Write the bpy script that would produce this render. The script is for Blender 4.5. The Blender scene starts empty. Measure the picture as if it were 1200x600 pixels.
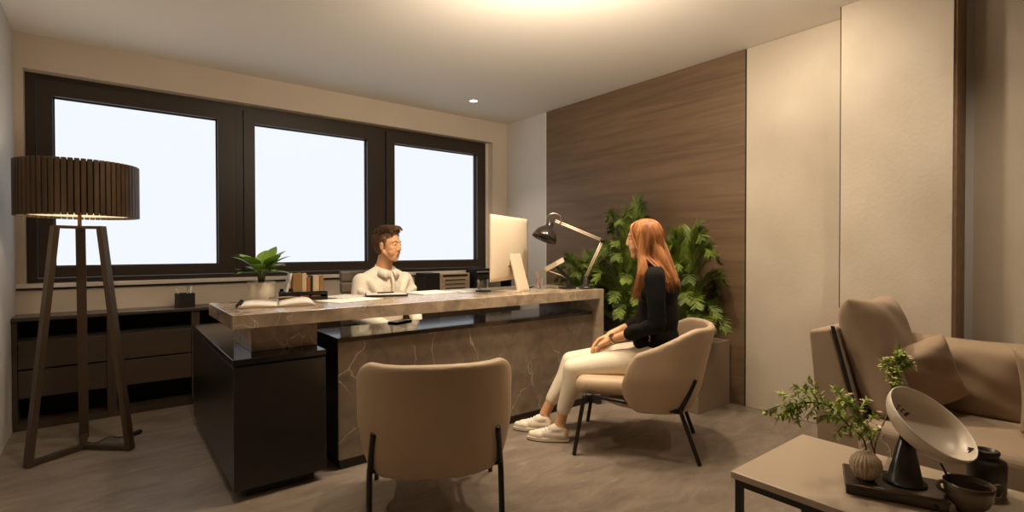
import bpy, bmesh, math, random
from mathutils import Vector, Matrix, Euler, Quaternion
V = Vector
PI = math.pi
R = math.radians
scene = bpy.context.scene
COL = scene.collection
random.seed(7)

# ------------------------------------------------------------------ materials
def lin(c):
    return tuple((x/12.92 if x <= .04045 else ((x+.055)/1.055)**2.4) for x in c)

def rgb(r, g, b):
    return lin((r/255, g/255, b/255))

def mat(name, col, rough=.5, metal=0, var=0, scale=8, stretch=(1, 1, 1), bump=0, bscale=None, spec=.5, col2=None, coat=0, sheen=0, sss=0):
    m = bpy.data.materials.new(name); m.use_nodes = True
    nt = m.node_tree; b = nt.nodes['Principled BSDF']
    b.inputs['Base Color'].default_value = (*col, 1)
    b.inputs['Roughness'].default_value = rough
    b.inputs['Metallic'].default_value = metal
    b.inputs['Specular IOR Level'].default_value = spec
    b.inputs['Coat Weight'].default_value = coat
    b.inputs['Sheen Weight'].default_value = sheen
    if sss:
        b.inputs['Subsurface Weight'].default_value = sss
        b.inputs['Subsurface Radius'].default_value = (.01, .004, .002)
    if var or bump:
        tc = nt.nodes.new('ShaderNodeTexCoord'); mp = nt.nodes.new('ShaderNodeMapping')
        mp.inputs['Scale'].default_value = stretch
        nt.links.new(tc.outputs['Object'], mp.inputs['Vector'])
    if var:
        n = nt.nodes.new('ShaderNodeTexNoise'); n.inputs['Scale'].default_value = scale; n.inputs['Detail'].default_value = 6
        nt.links.new(mp.outputs[0], n.inputs['Vector'])
        r = nt.nodes.new('ShaderNodeValToRGB')
        r.color_ramp.elements[0].position = .3; r.color_ramp.elements[1].position = .7
        a = col2 or tuple(x*(1-var) for x in col); bb = col if col2 else tuple(min(1, x*(1+var)) for x in col)
        r.color_ramp.elements[0].color = (*a, 1); r.color_ramp.elements[1].color = (*bb, 1)
        nt.links.new(n.outputs['Fac'], r.inputs['Fac']); nt.links.new(r.outputs['Color'], b.inputs['Base Color'])
    if bump:
        n2 = nt.nodes.new('ShaderNodeTexNoise'); n2.inputs['Scale'].default_value = bscale or scale*4; n2.inputs['Detail'].default_value = 4
        nt.links.new(mp.outputs[0], n2.inputs['Vector'])
        bp = nt.nodes.new('ShaderNodeBump'); bp.inputs['Strength'].default_value = bump; bp.inputs['Distance'].default_value = .01
        nt.links.new(n2.outputs['Fac'], bp.inputs['Height']); nt.links.new(bp.outputs['Normal'], b.inputs['Normal'])
    return m

def mat_marble(name, dark, mid, vein, rough=.22, vscale=2.6, vw=.035, bumpy=0):
    m = mat(name, mid, rough); nt = m.node_tree; b = nt.nodes['Principled BSDF']; N = nt.nodes.new; L = nt.links.new
    tc = N('ShaderNodeTexCoord')
    n = N('ShaderNodeTexNoise'); n.inputs['Scale'].default_value = 9; n.inputs['Detail'].default_value = 9; n.inputs['Distortion'].default_value = 1.0
    L(tc.outputs['Object'], n.inputs['Vector'])
    r = N('ShaderNodeValToRGB'); r.color_ramp.elements[0].position = .3; r.color_ramp.elements[1].position = .72
    r.color_ramp.elements[0].color = (*dark, 1); r.color_ramp.elements[1].color = (*mid, 1)
    L(n.outputs['Fac'], r.inputs['Fac'])
    nd = N('ShaderNodeTexNoise'); nd.inputs['Scale'].default_value = 3; nd.inputs['Detail'].default_value = 5
    L(tc.outputs['Object'], nd.inputs['Vector'])
    ad = N('ShaderNodeMixRGB'); ad.blend_type = 'ADD'; ad.inputs['Fac'].default_value = .35
    L(tc.outputs['Object'], ad.inputs[1]); L(nd.outputs['Color'], ad.inputs[2])
    vo = N('ShaderNodeTexVoronoi'); vo.feature = 'DISTANCE_TO_EDGE'; vo.inputs['Scale'].default_value = vscale
    L(ad.outputs[0], vo.inputs['Vector'])
    vr = N('ShaderNodeValToRGB'); vr.color_ramp.elements[0].position = 0; vr.color_ramp.elements[1].position = vw
    vr.color_ramp.elements[0].color = (1, 1, 1, 1); vr.color_ramp.elements[1].color = (0, 0, 0, 1)
    L(vo.outputs['Distance'], vr.inputs['Fac'])
    n3 = N('ShaderNodeTexNoise'); n3.inputs['Scale'].default_value = 4.2; n3.inputs['Detail'].default_value = 3
    L(tc.outputs['Object'], n3.inputs['Vector'])
    r3 = N('ShaderNodeValToRGB'); r3.color_ramp.elements[0].position = .42; r3.color_ramp.elements[1].position = .6
    L(n3.outputs['Fac'], r3.inputs['Fac'])
    mu = N('ShaderNodeMixRGB'); mu.blend_type = 'MULTIPLY'; mu.inputs['Fac'].default_value = 1
    L(vr.outputs[0], mu.inputs[1]); L(r3.outputs[0], mu.inputs[2])
    mx = N('ShaderNodeMixRGB'); mx.inputs[2].default_value = (*vein, 1)
    L(mu.outputs[0], mx.inputs['Fac']); L(r.outputs[0], mx.inputs[1]); L(mx.outputs[0], b.inputs['Base Color'])
    return m

def mat_wood(name, c1, c2, scale=(1, .7, 16), rough=.5, bump=.05):
    m = mat(name, c1, rough); nt = m.node_tree; b = nt.nodes['Principled BSDF']; N = nt.nodes.new; L = nt.links.new
    tc = N('ShaderNodeTexCoord'); mp = N('ShaderNodeMapping'); mp.inputs['Scale'].default_value = scale
    L(tc.outputs['Object'], mp.inputs['Vector'])
    n0 = N('ShaderNodeTexNoise'); n0.inputs['Scale'].default_value = 1.1; n0.inputs['Detail'].default_value = 3
    L(mp.outputs[0], n0.inputs['Vector'])
    n = N('ShaderNodeTexNoise'); n.inputs['Scale'].default_value = 2.2; n.inputs['Detail'].default_value = 9; n.inputs['Distortion'].default_value = 1.2
    L(mp.outputs[0], n.inputs['Vector'])
    mxx = N('ShaderNodeMixRGB'); mxx.inputs[0].default_value = .4
    L(n.outputs['Fac'], mxx.inputs[1]); L(n0.outputs['Fac'], mxx.inputs[2])
    r = N('ShaderNodeValToRGB'); r.color_ramp.elements[0].position = .36; r.color_ramp.elements[1].position = .64
    r.color_ramp.elements[0].color = (*c1, 1); r.color_ramp.elements[1].color = (*c2, 1)
    L(mxx.outputs[0], r.inputs['Fac']); L(r.outputs[0], b.inputs['Base Color'])
    bp = N('ShaderNodeBump'); bp.inputs['Strength'].default_value = bump; bp.inputs['Distance'].default_value = .01
    L(n.outputs['Fac'], bp.inputs['Height']); L(bp.outputs['Normal'], b.inputs['Normal'])
    return m

def mat_floor():
    m = mat('floor_stone', (.2, .2, .2), .42); nt = m.node_tree; b = nt.nodes['Principled BSDF']; N = nt.nodes.new; L = nt.links.new
    tc = N('ShaderNodeTexCoord'); mp = N('ShaderNodeMapping'); mp.inputs['Scale'].default_value = (1, 2.6, 1); mp.inputs['Rotation'].default_value = (0, 0, R(-12))
    L(tc.outputs['Object'], mp.inputs['Vector'])
    n = N('ShaderNodeTexNoise'); n.inputs['Scale'].default_value = 3.6; n.inputs['Detail'].default_value = 12; n.inputs['Distortion'].default_value = .9; n.inputs['Roughness'].default_value = .6
    L(mp.outputs[0], n.inputs['Vector'])
    r = N('ShaderNodeValToRGB'); e = r.color_ramp.elements
    e[0].position = .34; e[1].position = .66
    e[0].color = (*rgb(112, 99, 86), 1); e[1].color = (*rgb(140, 126, 111), 1)
    L(n.outputs['Fac'], r.inputs['Fac'])
    n2 = N('ShaderNodeTexNoise'); n2.inputs['Scale'].default_value = 9; n2.inputs['Detail'].default_value = 8
    L(mp.outputs[0], n2.inputs['Vector'])
    r2 = N('ShaderNodeValToRGB'); r2.color_ramp.elements[0].position = .62; r2.color_ramp.elements[1].position = .74
    L(n2.outputs['Fac'], r2.inputs['Fac'])
    mx = N('ShaderNodeMixRGB'); mx.inputs[2].default_value = (*rgb(160, 146, 129), 1)
    ml = N('ShaderNodeMath'); ml.operation = 'MULTIPLY'; ml.inputs[1].default_value = .55
    L(r2.outputs[0], ml.inputs[0]); L(ml.outputs[0], mx.inputs['Fac']); L(r.outputs[0], mx.inputs[1]); L(mx.outputs[0], b.inputs['Base Color'])
    bp = N('ShaderNodeBump'); bp.inputs['Strength'].default_value = .08; bp.inputs['Distance'].default_value = .01
    L(n2.outputs['Fac'], bp.inputs['Height']); L(bp.outputs['Normal'], b.inputs['Normal'])
    return m

def mat_glass(name, tint=(1, 1, 1), gl=.06, rough=.02):
    m = bpy.data.materials.new(name); m.use_nodes = True; nt = m.node_tree; nt.nodes.clear(); N = nt.nodes.new; L = nt.links.new
    o = N('ShaderNodeOutputMaterial'); t = N('ShaderNodeBsdfTransparent'); t.inputs['Color'].default_value = (*tint, 1)
    g = N('ShaderNodeBsdfGlossy'); g.inputs['Roughness'].default_value = rough
    f = N('ShaderNodeLayerWeight'); f.inputs['Blend'].default_value = gl*3
    a = N('ShaderNodeMath'); a.operation = 'MULTIPLY'; a.inputs[1].default_value = .6
    L(f.outputs['Fresnel'], a.inputs[0])
    x = N('ShaderNodeMixShader'); L(a.outputs[0], x.inputs[0]); L(t.outputs[0], x.inputs[1]); L(g.outputs[0], x.inputs[2]); L(x.outputs[0], o.inputs['Surface'])
    return m

def mat_emit(name, col, s):
    m = bpy.data.materials.new(name); m.use_nodes = True; b = m.node_tree.nodes['Principled BSDF']
    b.inputs['Base Color'].default_value = (*col, 1); b.inputs['Emission Color'].default_value = (*col, 1); b.inputs['Emission Strength'].default_value = s
    return m

# ------------------------------------------------------------------ mesh helpers
class MB:
    def __init__(self): self.bm = bmesh.new()
    def _add(self, verts, faces, mi=0, smooth=False):
        vs = [self.bm.verts.new(v) for v in verts]
        for f in faces:
            try:
                fc = self.bm.faces.new([vs[i] for i in f]); fc.material_index = mi; fc.smooth = smooth
            except ValueError: pass
        return vs
    def box(self, x0, x1, y0, y1, z0, z1, bev=0, seg=2, mi=0, M=None):
        vs = self._add([(x, y, z) for x in (x0, x1) for y in (y0, y1) for z in (z0, z1)],
                       [(0, 1, 3, 2), (4, 6, 7, 5), (0, 4, 5, 1), (2, 3, 7, 6), (0, 2, 6, 4), (1, 5, 7, 3)], mi)
        if bev:
            es = list({e for v in vs for e in v.link_edges})
            res = bmesh.ops.bevel(self.bm, geom=es, offset=bev, segments=seg, affect='EDGES', profile=.5)
            vs = list({v for v in res['verts']} | {v for v in vs if v.is_valid})
        if M is not None:
            bmesh.ops.transform(self.bm, matrix=M, verts=[v for v in vs if v.is_valid])
        return self
    def prism(self, poly, axis, a, b, bev=0, seg=2, mi=0, M=None):
        # poly: 2-D points; axis: extrusion axis 'x','y','z'
        def P(p, t):
            return {'x': (t, p[0], p[1]), 'y': (p[0], t, p[1]), 'z': (p[0], p[1], t)}[axis]
        n = len(poly)
        vs = self._add([P(p, a) for p in poly] + [P(p, b) for p in poly],
                       [tuple(range(n))[::-1], tuple(range(n, 2*n))] + [(i, (i+1) % n, n+(i+1) % n, n+i) for i in range(n)], mi)
        if bev:
            es = list({e for v in vs for e in v.link_edges})
            res = bmesh.ops.bevel(self.bm, geom=es, offset=bev, segments=seg, affect='EDGES', profile=.5)
            vs = list(set(res['verts']) | {v for v in vs if v.is_valid})
        if M is not None:
            bmesh.ops.transform(self.bm, matrix=M, verts=[v for v in vs if v.is_valid])
        return self
    def lathe(self, prof, n=32, M=None, mi=0, ribs=0, ramp=0):
        # prof: (r,z) list, revolved about z
        rings = []; vs = []; fs = []
        for r, z in prof:
            if r < 1e-6: rings.append([len(vs)]); vs.append(V((0, 0, z)))
            else:
                ring = []
                for k in range(n):
                    a = 2*PI*k/n; rr = r
                    if ribs: rr = r*(1+ramp*(abs(math.cos(a*ribs/2))-.6))
                    ring.append(len(vs)); vs.append(V((rr*math.cos(a), rr*math.sin(a), z)))
                rings.append(ring)
        for A, B in zip(rings, rings[1:]):
            if len(A) == 1 and len(B) == 1: continue
            for k in range(n):
                k2 = (k+1) % n
                if len(A) == 1: fs.append((A[0], B[k], B[k2]))
                elif len(B) == 1: fs.append((A[k], B[0], A[k2]))
                else: fs.append((A[k], B[k], B[k2], A[k2]))
        if M is not None: vs = [M @ v for v in vs]
        self._add(vs, fs, mi, True); return self
    def cyl(self, p0, p1, r, n=16, mi=0, r2=None):
        return self.tube([p0, p1], [r, r if r2 is None else r2], n, mi)
    def tube(self, pts, r, n=8, mi=0, cap=True, flat=1, smooth=True):
        pts = [V(p) for p in pts]; m = len(pts); rr = r if isinstance(r, (list, tuple)) else [r]*m
        t0 = (pts[1]-pts[0]).normalized(); ref = V((0, 0, 1)) if abs(t0.z) < .9 else V((1, 0, 0))
        u = t0.cross(ref).normalized(); vs = []; fs = []
        for i in range(m):
            t = (pts[min(i+1, m-1)]-pts[max(i-1, 0)])
            if t.length < 1e-9: t = t0.copy()
            t.normalize(); u = (u-t*u.dot(t)).normalized(); w = t.cross(u)
            for k in range(n):
                a = 2*PI*k/n+PI/n
                vs.append(pts[i]+u*math.cos(a)*rr[i]+w*math.sin(a)*rr[i]*flat)
        for i in range(m-1):
            for k in range(n):
                k2 = (k+1) % n; fs.append((i*n+k, i*n+k2, (i+1)*n+k2, (i+1)*n+k))
        if cap: fs.append(tuple(range(n))[::-1]); fs.append(tuple(range((m-1)*n, m*n)))
        self._add(vs, fs, mi, smooth); return self
    def rectbar(self, p0, p1, w, d, up=(0, 0, 1), mi=0):
        p0 = V(p0); p1 = V(p1); t = (p1-p0).normalized(); u = t.cross(V(up))
        if u.length < 1e-4: u = t.cross(V((1, 0, 0)))
        u.normalize(); v = u.cross(t)
        vs = [p+u*a*w/2+v*b*d/2 for p in (p0, p1) for a, b in ((-1, -1), (1, -1), (1, 1), (-1, 1))]
        self._add(vs, [(0, 1, 2, 3)[::-1], (4, 5, 6, 7), (0, 1, 5, 4), (1, 2, 6, 5), (2, 3, 7, 6), (3, 0, 4, 7)], mi); return self
    def ell(self, c, r, n=20, M=None, mi=0, rot=None):
        vs = []; fs = []; m = n//2; q = Euler(rot).to_matrix() if rot else Matrix.Identity(3)
        prof = [(math.sin(PI*i/m), -math.cos(PI*i/m)) for i in range(m+1)]
        rings = []
        for s, z in prof:
            if s < 1e-6: rings.append([len(vs)]); vs.append(V((0, 0, z*r[2])))
            else:
                rings.append(list(range(len(vs), len(vs)+n)))
                for k in range(n): vs.append(V((s*math.cos(2*PI*k/n)*r[0], s*math.sin(2*PI*k/n)*r[1], z*r[2])))
        for A, B in zip(rings, rings[1:]):
            for k in range(n):
                k2 = (k+1) % n
                if len(A) == 1: fs.append((A[0], B[k2], B[k]))
                elif len(B) == 1: fs.append((A[k], A[k2], B[0]))
                else: fs.append((A[k], A[k2], B[k2], B[k]))
        vs = [q @ v+V(c) for v in vs]
        if M is not None: vs = [M @ v for v in vs]
        self._add(vs, fs, mi, True); return self
    def rc(self, p0, r0, p1, r1, n=14, flat=None, mi=0):
        # round cone: two sphere ends joined; flat=(axis vector, factor)
        p0 = V(p0); p1 = V(p1); t = p1-p0; L = t.length; prof = []
        if L < 1e-6: return self.ell(p0, (r0,)*3, n)
        for i in range(6): a = PI/2*i/5; prof.append((r0*math.sin(a), -r0*math.cos(a)))
        for i in range(6): a = PI/2*i/5; prof.append((r1*math.cos(a), L+r1*math.sin(a)))
        M = Matrix.Translation(p0) @ t.to_track_quat('Z', 'Y').to_matrix().to_4x4()
        b0 = set(self.bm.verts)
        self.lathe(prof, n, M, mi)
        if flat:
            ax = V(flat[0]).normalized()
            for v in self.bm.verts:
                if v not in b0:
                    # squash about the axis line
                    k = max(0, min(1, (v.co-p0).dot(t)/(L*L))); q = p0+t*k; d = v.co-q
                    v.co = q+d-ax*d.dot(ax)*(1-flat[1])
        return self
    def leaf(self, p, d, n, L, w, bend=.25, fold=.25, seg=4, mi=0):
        p = V(p); d = V(d).normalized(); n = V(n); s = d.cross(n)
        if s.length < 1e-4: s = d.cross(V((1, .3, 0)))
        s.normalize(); n = s.cross(d).normalized(); vs = []; fs = []
        for i in range(seg+1):
            t = i/seg; c = p+d*L*t-n*bend*L*t*t; ww = w*math.sin(PI*min(1, .06+t*.94))**.8*.5 if i < seg else 0
            if i == 0: ww = w*.08
            vs += [c-s*ww+n*ww*fold, c, c+s*ww+n*ww*fold]
        for i in range(seg):
            a = i*3; fs += [(a, a+1, a+4, a+3), (a+1, a+2, a+5, a+4)]
        self._add(vs, fs, mi, True); return self
    def mesh(self, name, recalc=True):
        if recalc: bmesh.ops.recalc_face_normals(self.bm, faces=self.bm.faces[:])
        me = bpy.data.meshes.new(name); self.bm.to_mesh(me); self.bm.free(); return me
    def obj(self, name, m, parent=None, recalc=True):
        return link(name, self.mesh(name, recalc), m, parent)

def link(name, me, m, parent=None):
    o = bpy.data.objects.new(name, me); COL.objects.link(o)
    for x in (m if isinstance(m, (list, tuple)) else [m]): me.materials.append(x)
    if parent is not None: o.parent = parent
    return o

def smooth_angle(o, ang=35):
    me = o.data
    for p in me.polygons: p.use_smooth = True
    try: me.set_sharp_from_angle(angle=R(ang))
    except Exception: pass
    return o

def remesh(mb, voxel, it=4, fac=.5, name='form', solid=0):
    me = mb.mesh(name)
    o = bpy.data.objects.new('tmp_form', me); COL.objects.link(o)
    if solid:
        s = o.modifiers.new('s', 'SOLIDIFY'); s.thickness = solid; s.offset = 0
    r = o.modifiers.new('r', 'REMESH'); r.mode = 'VOXEL'; r.voxel_size = voxel; r.use_smooth_shade = True
    if it:
        s = o.modifiers.new('m', 'SMOOTH'); s.iterations = it; s.factor = fac
    dg = bpy.context.evaluated_depsgraph_get()
    out = bpy.data.meshes.new_from_object(o.evaluated_get(dg))
    out.materials.clear()
    bpy.data.objects.remove(o); bpy.data.meshes.remove(me)
    out.name = name
    for p in out.polygons: p.use_smooth = True; p.material_index = 0
    return out

def subsurf(o, n=1):
    m = o.modifiers.new('sub', 'SUBSURF'); m.levels = n; m.render_levels = n; return o

def tag(o, label=None, cat=None, group=None, kind=None):
    if label: o['label'] = label
    if cat: o['category'] = cat
    if group: o['group'] = group
    if kind: o['kind'] = kind
    return o

def thing(name, label, cat, loc=(0, 0, 0), rz=0, group=None):
    o = bpy.data.objects.new(name, None); COL.objects.link(o); o.empty_display_size = .1
    o.location = loc; o.rotation_euler = (0, 0, rz)
    return tag(o, label, cat, group)

def dup(root, loc, rz, label=None, group=None):
    c = root.copy(); COL.objects.link(c); c.location = loc; c.rotation_euler = (0, 0, rz)
    if label: c['label'] = label
    if group: c['group'] = group
    def rec(src, dst):
        for ch in [x for x in bpy.data.objects if x.parent == src]:
            k = ch.copy(); COL.objects.link(k); k.parent = dst; rec(ch, k)
    rec(root, c); return c

def struct(name, mb, m):
    return tag(mb.obj(name, m), kind='structure')

def arc(pts, n=8):
    # Catmull-Rom through points
    P = [V(p) for p in pts]; P = [P[0]*2-P[1]]+P+[P[-1]*2-P[-2]]; out = []
    for i in range(1, len(P)-2):
        for k in range(n):
            t = k/n; a, b, c, d = P[i-1:i+3]
            out.append(.5*((2*b)+(c-a)*t+(2*a-5*b+4*c-d)*t*t+(3*b-a-3*c+d)*t**3))
    out.append(P[-2]); return out

# ------------------------------------------------------------------ palette
M = {}
M['ceiling'] = mat('ceiling_paint', rgb(232, 226, 216), .9, bump=.02, bscale=150)
M['plaster'] = mat('cream_plaster', rgb(214, 200, 182), .85, var=.03, scale=3, bump=.03, bscale=120)
M['plaster_grey'] = mat('grey_plaster', rgb(205, 200, 195), .85, var=.03, scale=3, bump=.03, bscale=120)
M['sill'] = mat('white_sill', rgb(226, 216, 202), .35)
M['frame'] = mat('bronze_frame', rgb(56, 44, 33), .42)
M['gasket'] = mat('black_gasket', rgb(16, 14, 12), .6)
M['walnut'] = mat_wood('walnut_veneer', rgb(98, 77, 56), rgb(121, 97, 72), (1, .5, 8), .5)
M['walnut_edge'] = mat('walnut_edge', rgb(158, 128, 98), .55, var=.15, scale=20)
M['concrete'] = mat('concrete_panel', rgb(200, 188, 170), .68, var=.1, scale=2.6, stretch=(1, 1, .8), bump=.12, bscale=60, col2=rgb(184, 171, 152))
M['gap'] = mat('dark_gap', rgb(30, 24, 18), .8)
M['floor'] = mat_floor()
M['black_lacquer'] = mat('black_lacquer', rgb(34, 30, 26), .3)
M['black_matte'] = mat('black_matte', rgb(33, 29, 25), .5)
M['black_gloss'] = mat('black_gloss', rgb(26, 24, 22), .14)
M['cab'] = mat('dark_brown_laminate', rgb(64, 51, 38), .45)
M['cab_in'] = mat('cabinet_inside', rgb(24, 20, 16), .7)
M['cab_top'] = mat('cabinet_top', rgb(70, 60, 50), .25)
M['marble'] = mat_marble('brown_marble', rgb(132, 115, 96), rgb(184, 164, 139), rgb(218, 204, 182), .24, 8.5, .03)
M['marble'].node_tree.nodes['Principled BSDF'].inputs['IOR'].default_value = 1.7
M['marble_dark'] = mat_marble('dark_brown_marble', rgb(104, 90, 75), rgb(132, 116, 98), rgb(196, 178, 152), .3, 3.2, .013)
M['marble_black'] = mat_marble('polished_dark_top', rgb(52, 46, 40), rgb(66, 58, 50), rgb(80, 72, 62), .09, 2.2, .012)
M['leather'] = mat('beige_leather', rgb(194, 169, 139), .5, var=.04, scale=4, bump=.05, bscale=260)
M['steel_black'] = mat('black_steel', rgb(26, 24, 22), .38, spec=.5)
M['sofa'] = mat('tan_upholstery', rgb(158, 137, 114), .85, var=.05, scale=5, bump=.08, bscale=22, sheen=.1)
M['pillow'] = mat('tan_pillow', rgb(156, 133, 108), .85, var=.05, scale=6, bump=.16, bscale=16, sheen=.1)
M['table_top'] = mat('taupe_table_top', rgb(176, 158, 136), .4, var=.02, scale=4)
M['slat'] = mat_wood('bronze_slat', rgb(62, 46, 30), rgb(96, 72, 47), (9, 9, 1), .38, .03)
M['lamp_metal'] = mat('bronze_metal', rgb(84, 68, 52), .38, .35)
M['brass'] = mat('brass', rgb(190, 150, 95), .3, .8)
M['diffuser'] = mat('lamp_diffuser', rgb(240, 225, 200), .6)
M['white_pot'] = mat('white_ceramic', rgb(228, 216, 198), .45)
M['soil'] = mat('soil', rgb(40, 30, 22), .95, var=.3, scale=60)
M['leaf'] = mat('green_leaf', rgb(140, 170, 60), .38, var=.25, scale=14, col2=rgb(84, 122, 38))
M['leaf_pale'] = mat('pale_leaf', rgb(190, 204, 96), .5, var=.25, scale=30, col2=rgb(128, 148, 52))
M['leaf_palm'] = mat('palm_leaf', rgb(142, 160, 62), .45, var=.3, scale=9, col2=rgb(58, 82, 30))
M['stem'] = mat('green_stem', rgb(86, 96, 44), .6)
M['twig'] = mat('brown_twig', rgb(92, 84, 48), .7)
M['blossom'] = mat('pale_blossom', rgb(240, 206, 176), .6)
M['planter'] = mat('taupe_planter', rgb(140, 122, 102), .7, var=.06, scale=6, bump=.05, bscale=90)
M['paper'] = mat('paper', rgb(238, 232, 222), .7)
M['paper_print'] = mat('printed_paper', rgb(206, 198, 186), .6, var=.25, scale=40)
M['tan_cover'] = mat('tan_cover', rgb(168, 140, 108), .6)
M['gold'] = mat('gold_spine', rgb(198, 160, 108), .3, .7)
M['cream_card'] = mat('cream_card', rgb(190, 168, 138), .6)
M['orange'] = mat('orange_paint', rgb(205, 112, 40), .5)
M['rust'] = mat('rust_cover', rgb(146, 92, 52), .5)
M['champagne'] = mat('champagne_aluminium', rgb(232, 214, 188), .4, .1)
M['black_screen'] = mat('black_screen', rgb(10, 10, 12), .1)
M['glass'] = mat_glass('clear_glass')
M['pane'] = mat_glass('window_glass', (.97, .985, 1), .03)
M['chrome'] = mat('chrome', rgb(200, 190, 175), .2, 1)
M['grey_leather'] = mat('grey_leather', rgb(112, 96, 82), .5, bump=.05, bscale=200)
M['skin'] = mat('skin', rgb(228, 172, 128), .5, var=.04, scale=10, sss=.06)
M['lips'] = mat('lips', rgb(204, 138, 106), .5)
M['eye_white'] = mat('eye_white', rgb(196, 182, 168), .4)
M['iris'] = mat('dark_iris', rgb(34, 22, 14), .2)
M['brown_hair'] = mat('brown_hair', rgb(104, 74, 48), .5, var=.3, scale=60, stretch=(1, 1, .3))
M['ginger'] = mat('ginger_hair', rgb(206, 142, 86), .42, var=.3, scale=44, stretch=(1, 1, .05), col2=rgb(150, 92, 48))
M['shirt'] = mat('cream_shirt', rgb(240, 228, 208), .8, var=.02, scale=8, bump=.1, bscale=14)
M['button'] = mat('shirt_button', rgb(210, 196, 172), .4)
M['jacket'] = mat('black_jacket', rgb(17, 15, 13), .85, spec=.25, bump=.25, bscale=16)
M['trousers'] = mat('white_trousers', rgb(236, 222, 198), .8, var=.02, scale=8, bump=.1, bscale=18)
M['shoe'] = mat('white_canvas', rgb(236, 224, 204), .7, bump=.05, bscale=120)
M['sole'] = mat('white_rubber', rgb(222, 208, 186), .6)
M['sole_dark'] = mat('dark_rubber', rgb(84, 62, 44), .7)
M['lamp_black'] = mat('brown_black_enamel', rgb(38, 31, 26), .2)
M['lamp_arm'] = mat('satin_arm', rgb(226, 210, 186), .35, .15)
M['dish_white'] = mat('white_enamel', rgb(222, 208, 188), .35)
M['vase'] = mat('ribbed_vase', rgb(190, 168, 140), .5, bump=.05, bscale=40)
M['bowl'] = mat('glazed_bowl', rgb(92, 78, 62), .15, var=.15, scale=5)
M['canister'] = mat('dark_ceramic', rgb(52, 45, 38), .4)
M['book_dark'] = mat('dark_wood_box', rgb(58, 44, 32), .25, var=.15, scale=8)
M['led'] = mat_emit('downlight_glow', (1, .86, .64), 6)

# ------------------------------------------------------------------ room
XL, XR, YB, YF, ZC = -.463, 3.53, 4.54, -2.2, 2.503
OX0, OX1, OZ0, OZ1 = -.42, 3.32, .885, 2.279
struct('floor', MB().box(XL-.3, XR+.3, YF-.3, YB+.4, -.1, 0), M['floor'])
struct('ceiling', MB().box(XL-.3, XR+.3, YF-.3, YB+.4, ZC, ZC+.1), M['ceiling'])
struct('wall_left', MB().box(XL-.2, XL, YF, YB+.3, 0, ZC), M['plaster_grey'])
struct('wall_right', MB().box(XR, XR+.2, YF, YB+.3, 0, ZC), M['plaster_grey'])
struct('wall_front', MB().box(XL-.2, XR+.2, YF-.2, YF, 0, ZC), M['walnut'])  # unseen wall behind the camera, dark finish chosen to cut bounce light
b = MB()
b.box(XL, XR, YB, YB+.3, 0, .855); b.box(XL, XR, YB, YB+.3, OZ1, ZC)
b.box(XL, OX0, YB, YB+.3, .855, OZ1); b.box(OX1, XR, YB, YB+.3, .855, OZ1)
struct('wall_back', b, M['plaster'])
s_ = struct('trim_1', MB().box(XL+.001, OX1+.06, YB-.035, YB+.13, .858, OZ0, .004), M['sill'])
tag(s_, 'pale window sill board under the three windows')
struct('trim_2', MB().box(XL, OX1+.04, YB-.012, YB, .846, .858), M['gap'])  # dark strip painting in the shadow gap below the sill
struct('trim_3', MB().box(3.283, OX1, YB+.085, YB+.16, OZ0, OZ1), M['sill'])

# three windows side by side in one opening
def window(nm, fx0, fx1, sx0, sx1, gx0, gx1):
    y0, y1 = 4.63, 4.72
    f = MB()
    f.box(fx0, sx0, y0, y1, OZ0, OZ1); f.box(sx1, fx1, y0, y1, OZ0, OZ1)
    f.box(sx0, sx1, y0, y1, OZ0, .915); f.box(sx0, sx1, y0, y1, 2.245, OZ1)
    w = f.obj(nm, M['frame']); tag(w, kind='structure')
    s = MB(); q = .004; a0, a1, z0, z1 = sx0+q, sx1-q, .915+q, 2.245-q
    g0, g1, h0, h1 = gx0, gx1, .992, 2.14
    ya, yb = 4.612, 4.70
    for x0, x1, zz0, zz1 in ((a0, g0, z0, z1), (g1, a1, z0, z1), (g0, g1, z0, h0), (g0, g1, h1, z1)):
        s.box(x0, x1, ya, yb, zz0, zz1)
    s.obj('sash', M['frame'], w)
    k = MB()
    for x0, x1, zz0, zz1 in ((g0, g0+.008, h0, h1), (g1-.008, g1, h0, h1), (g0, g1, h0, h0+.008), (g0, g1, h1-.008, h1)):
        k.box(x0, x1, 4.655, 4.672, zz0, zz1)
    k.obj('gasket', M['gasket'], w)
    MB().box(g0, g1, 4.666, 4.672, h0, h1).obj('pane', M['pane'], w)
window('window_1', OX0, .841, -.368, .813, -.283, .688)
window('window_2', .841, 2.055, .869, 2.008, .955, 1.919)
window('window_3', 2.055, 3.283, 2.103, 3.24, 2.193, 3.166)

# right wall cladding
c = MB().box(3.505, XR, 1.806, 3.875, .002, ZC-.002, .001)
struct('trim_4', c, M['walnut'])
struct('trim_5', MB().box(3.513, XR, 3.876, YB-.001, .001, ZC-.001), M['plaster_grey'])
struct('trim_6', MB().box(3.506, XR, 3.8755, 3.888, .001, ZC-.001), M['sill'])
struct('trim_7', MB().box(3.512, XR, 1.795, 1.806, .001, ZC-.001), M['gap'])
struct('trim_8', MB().box(3.503, XR, .9, 1.795, .002, ZC-.002, .002), M['concrete'])
struct('trim_9', MB().box(3.33, XR-.001, .648, 1.150, .002, ZC-.001, .002), M['concrete'])
struct('trim_10', MB().box(3.345, XR-.0005, .636, .648, .001, ZC-.001), M['walnut_edge'])
struct('trim_11', MB().box(3.332, 3.345, 1.150, 1.155, .001, ZC-.001), M['gap'])
struct('trim_12', MB().box(3.515, XR, -1.2, .60, .001, ZC-.001), M['concrete'])

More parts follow.
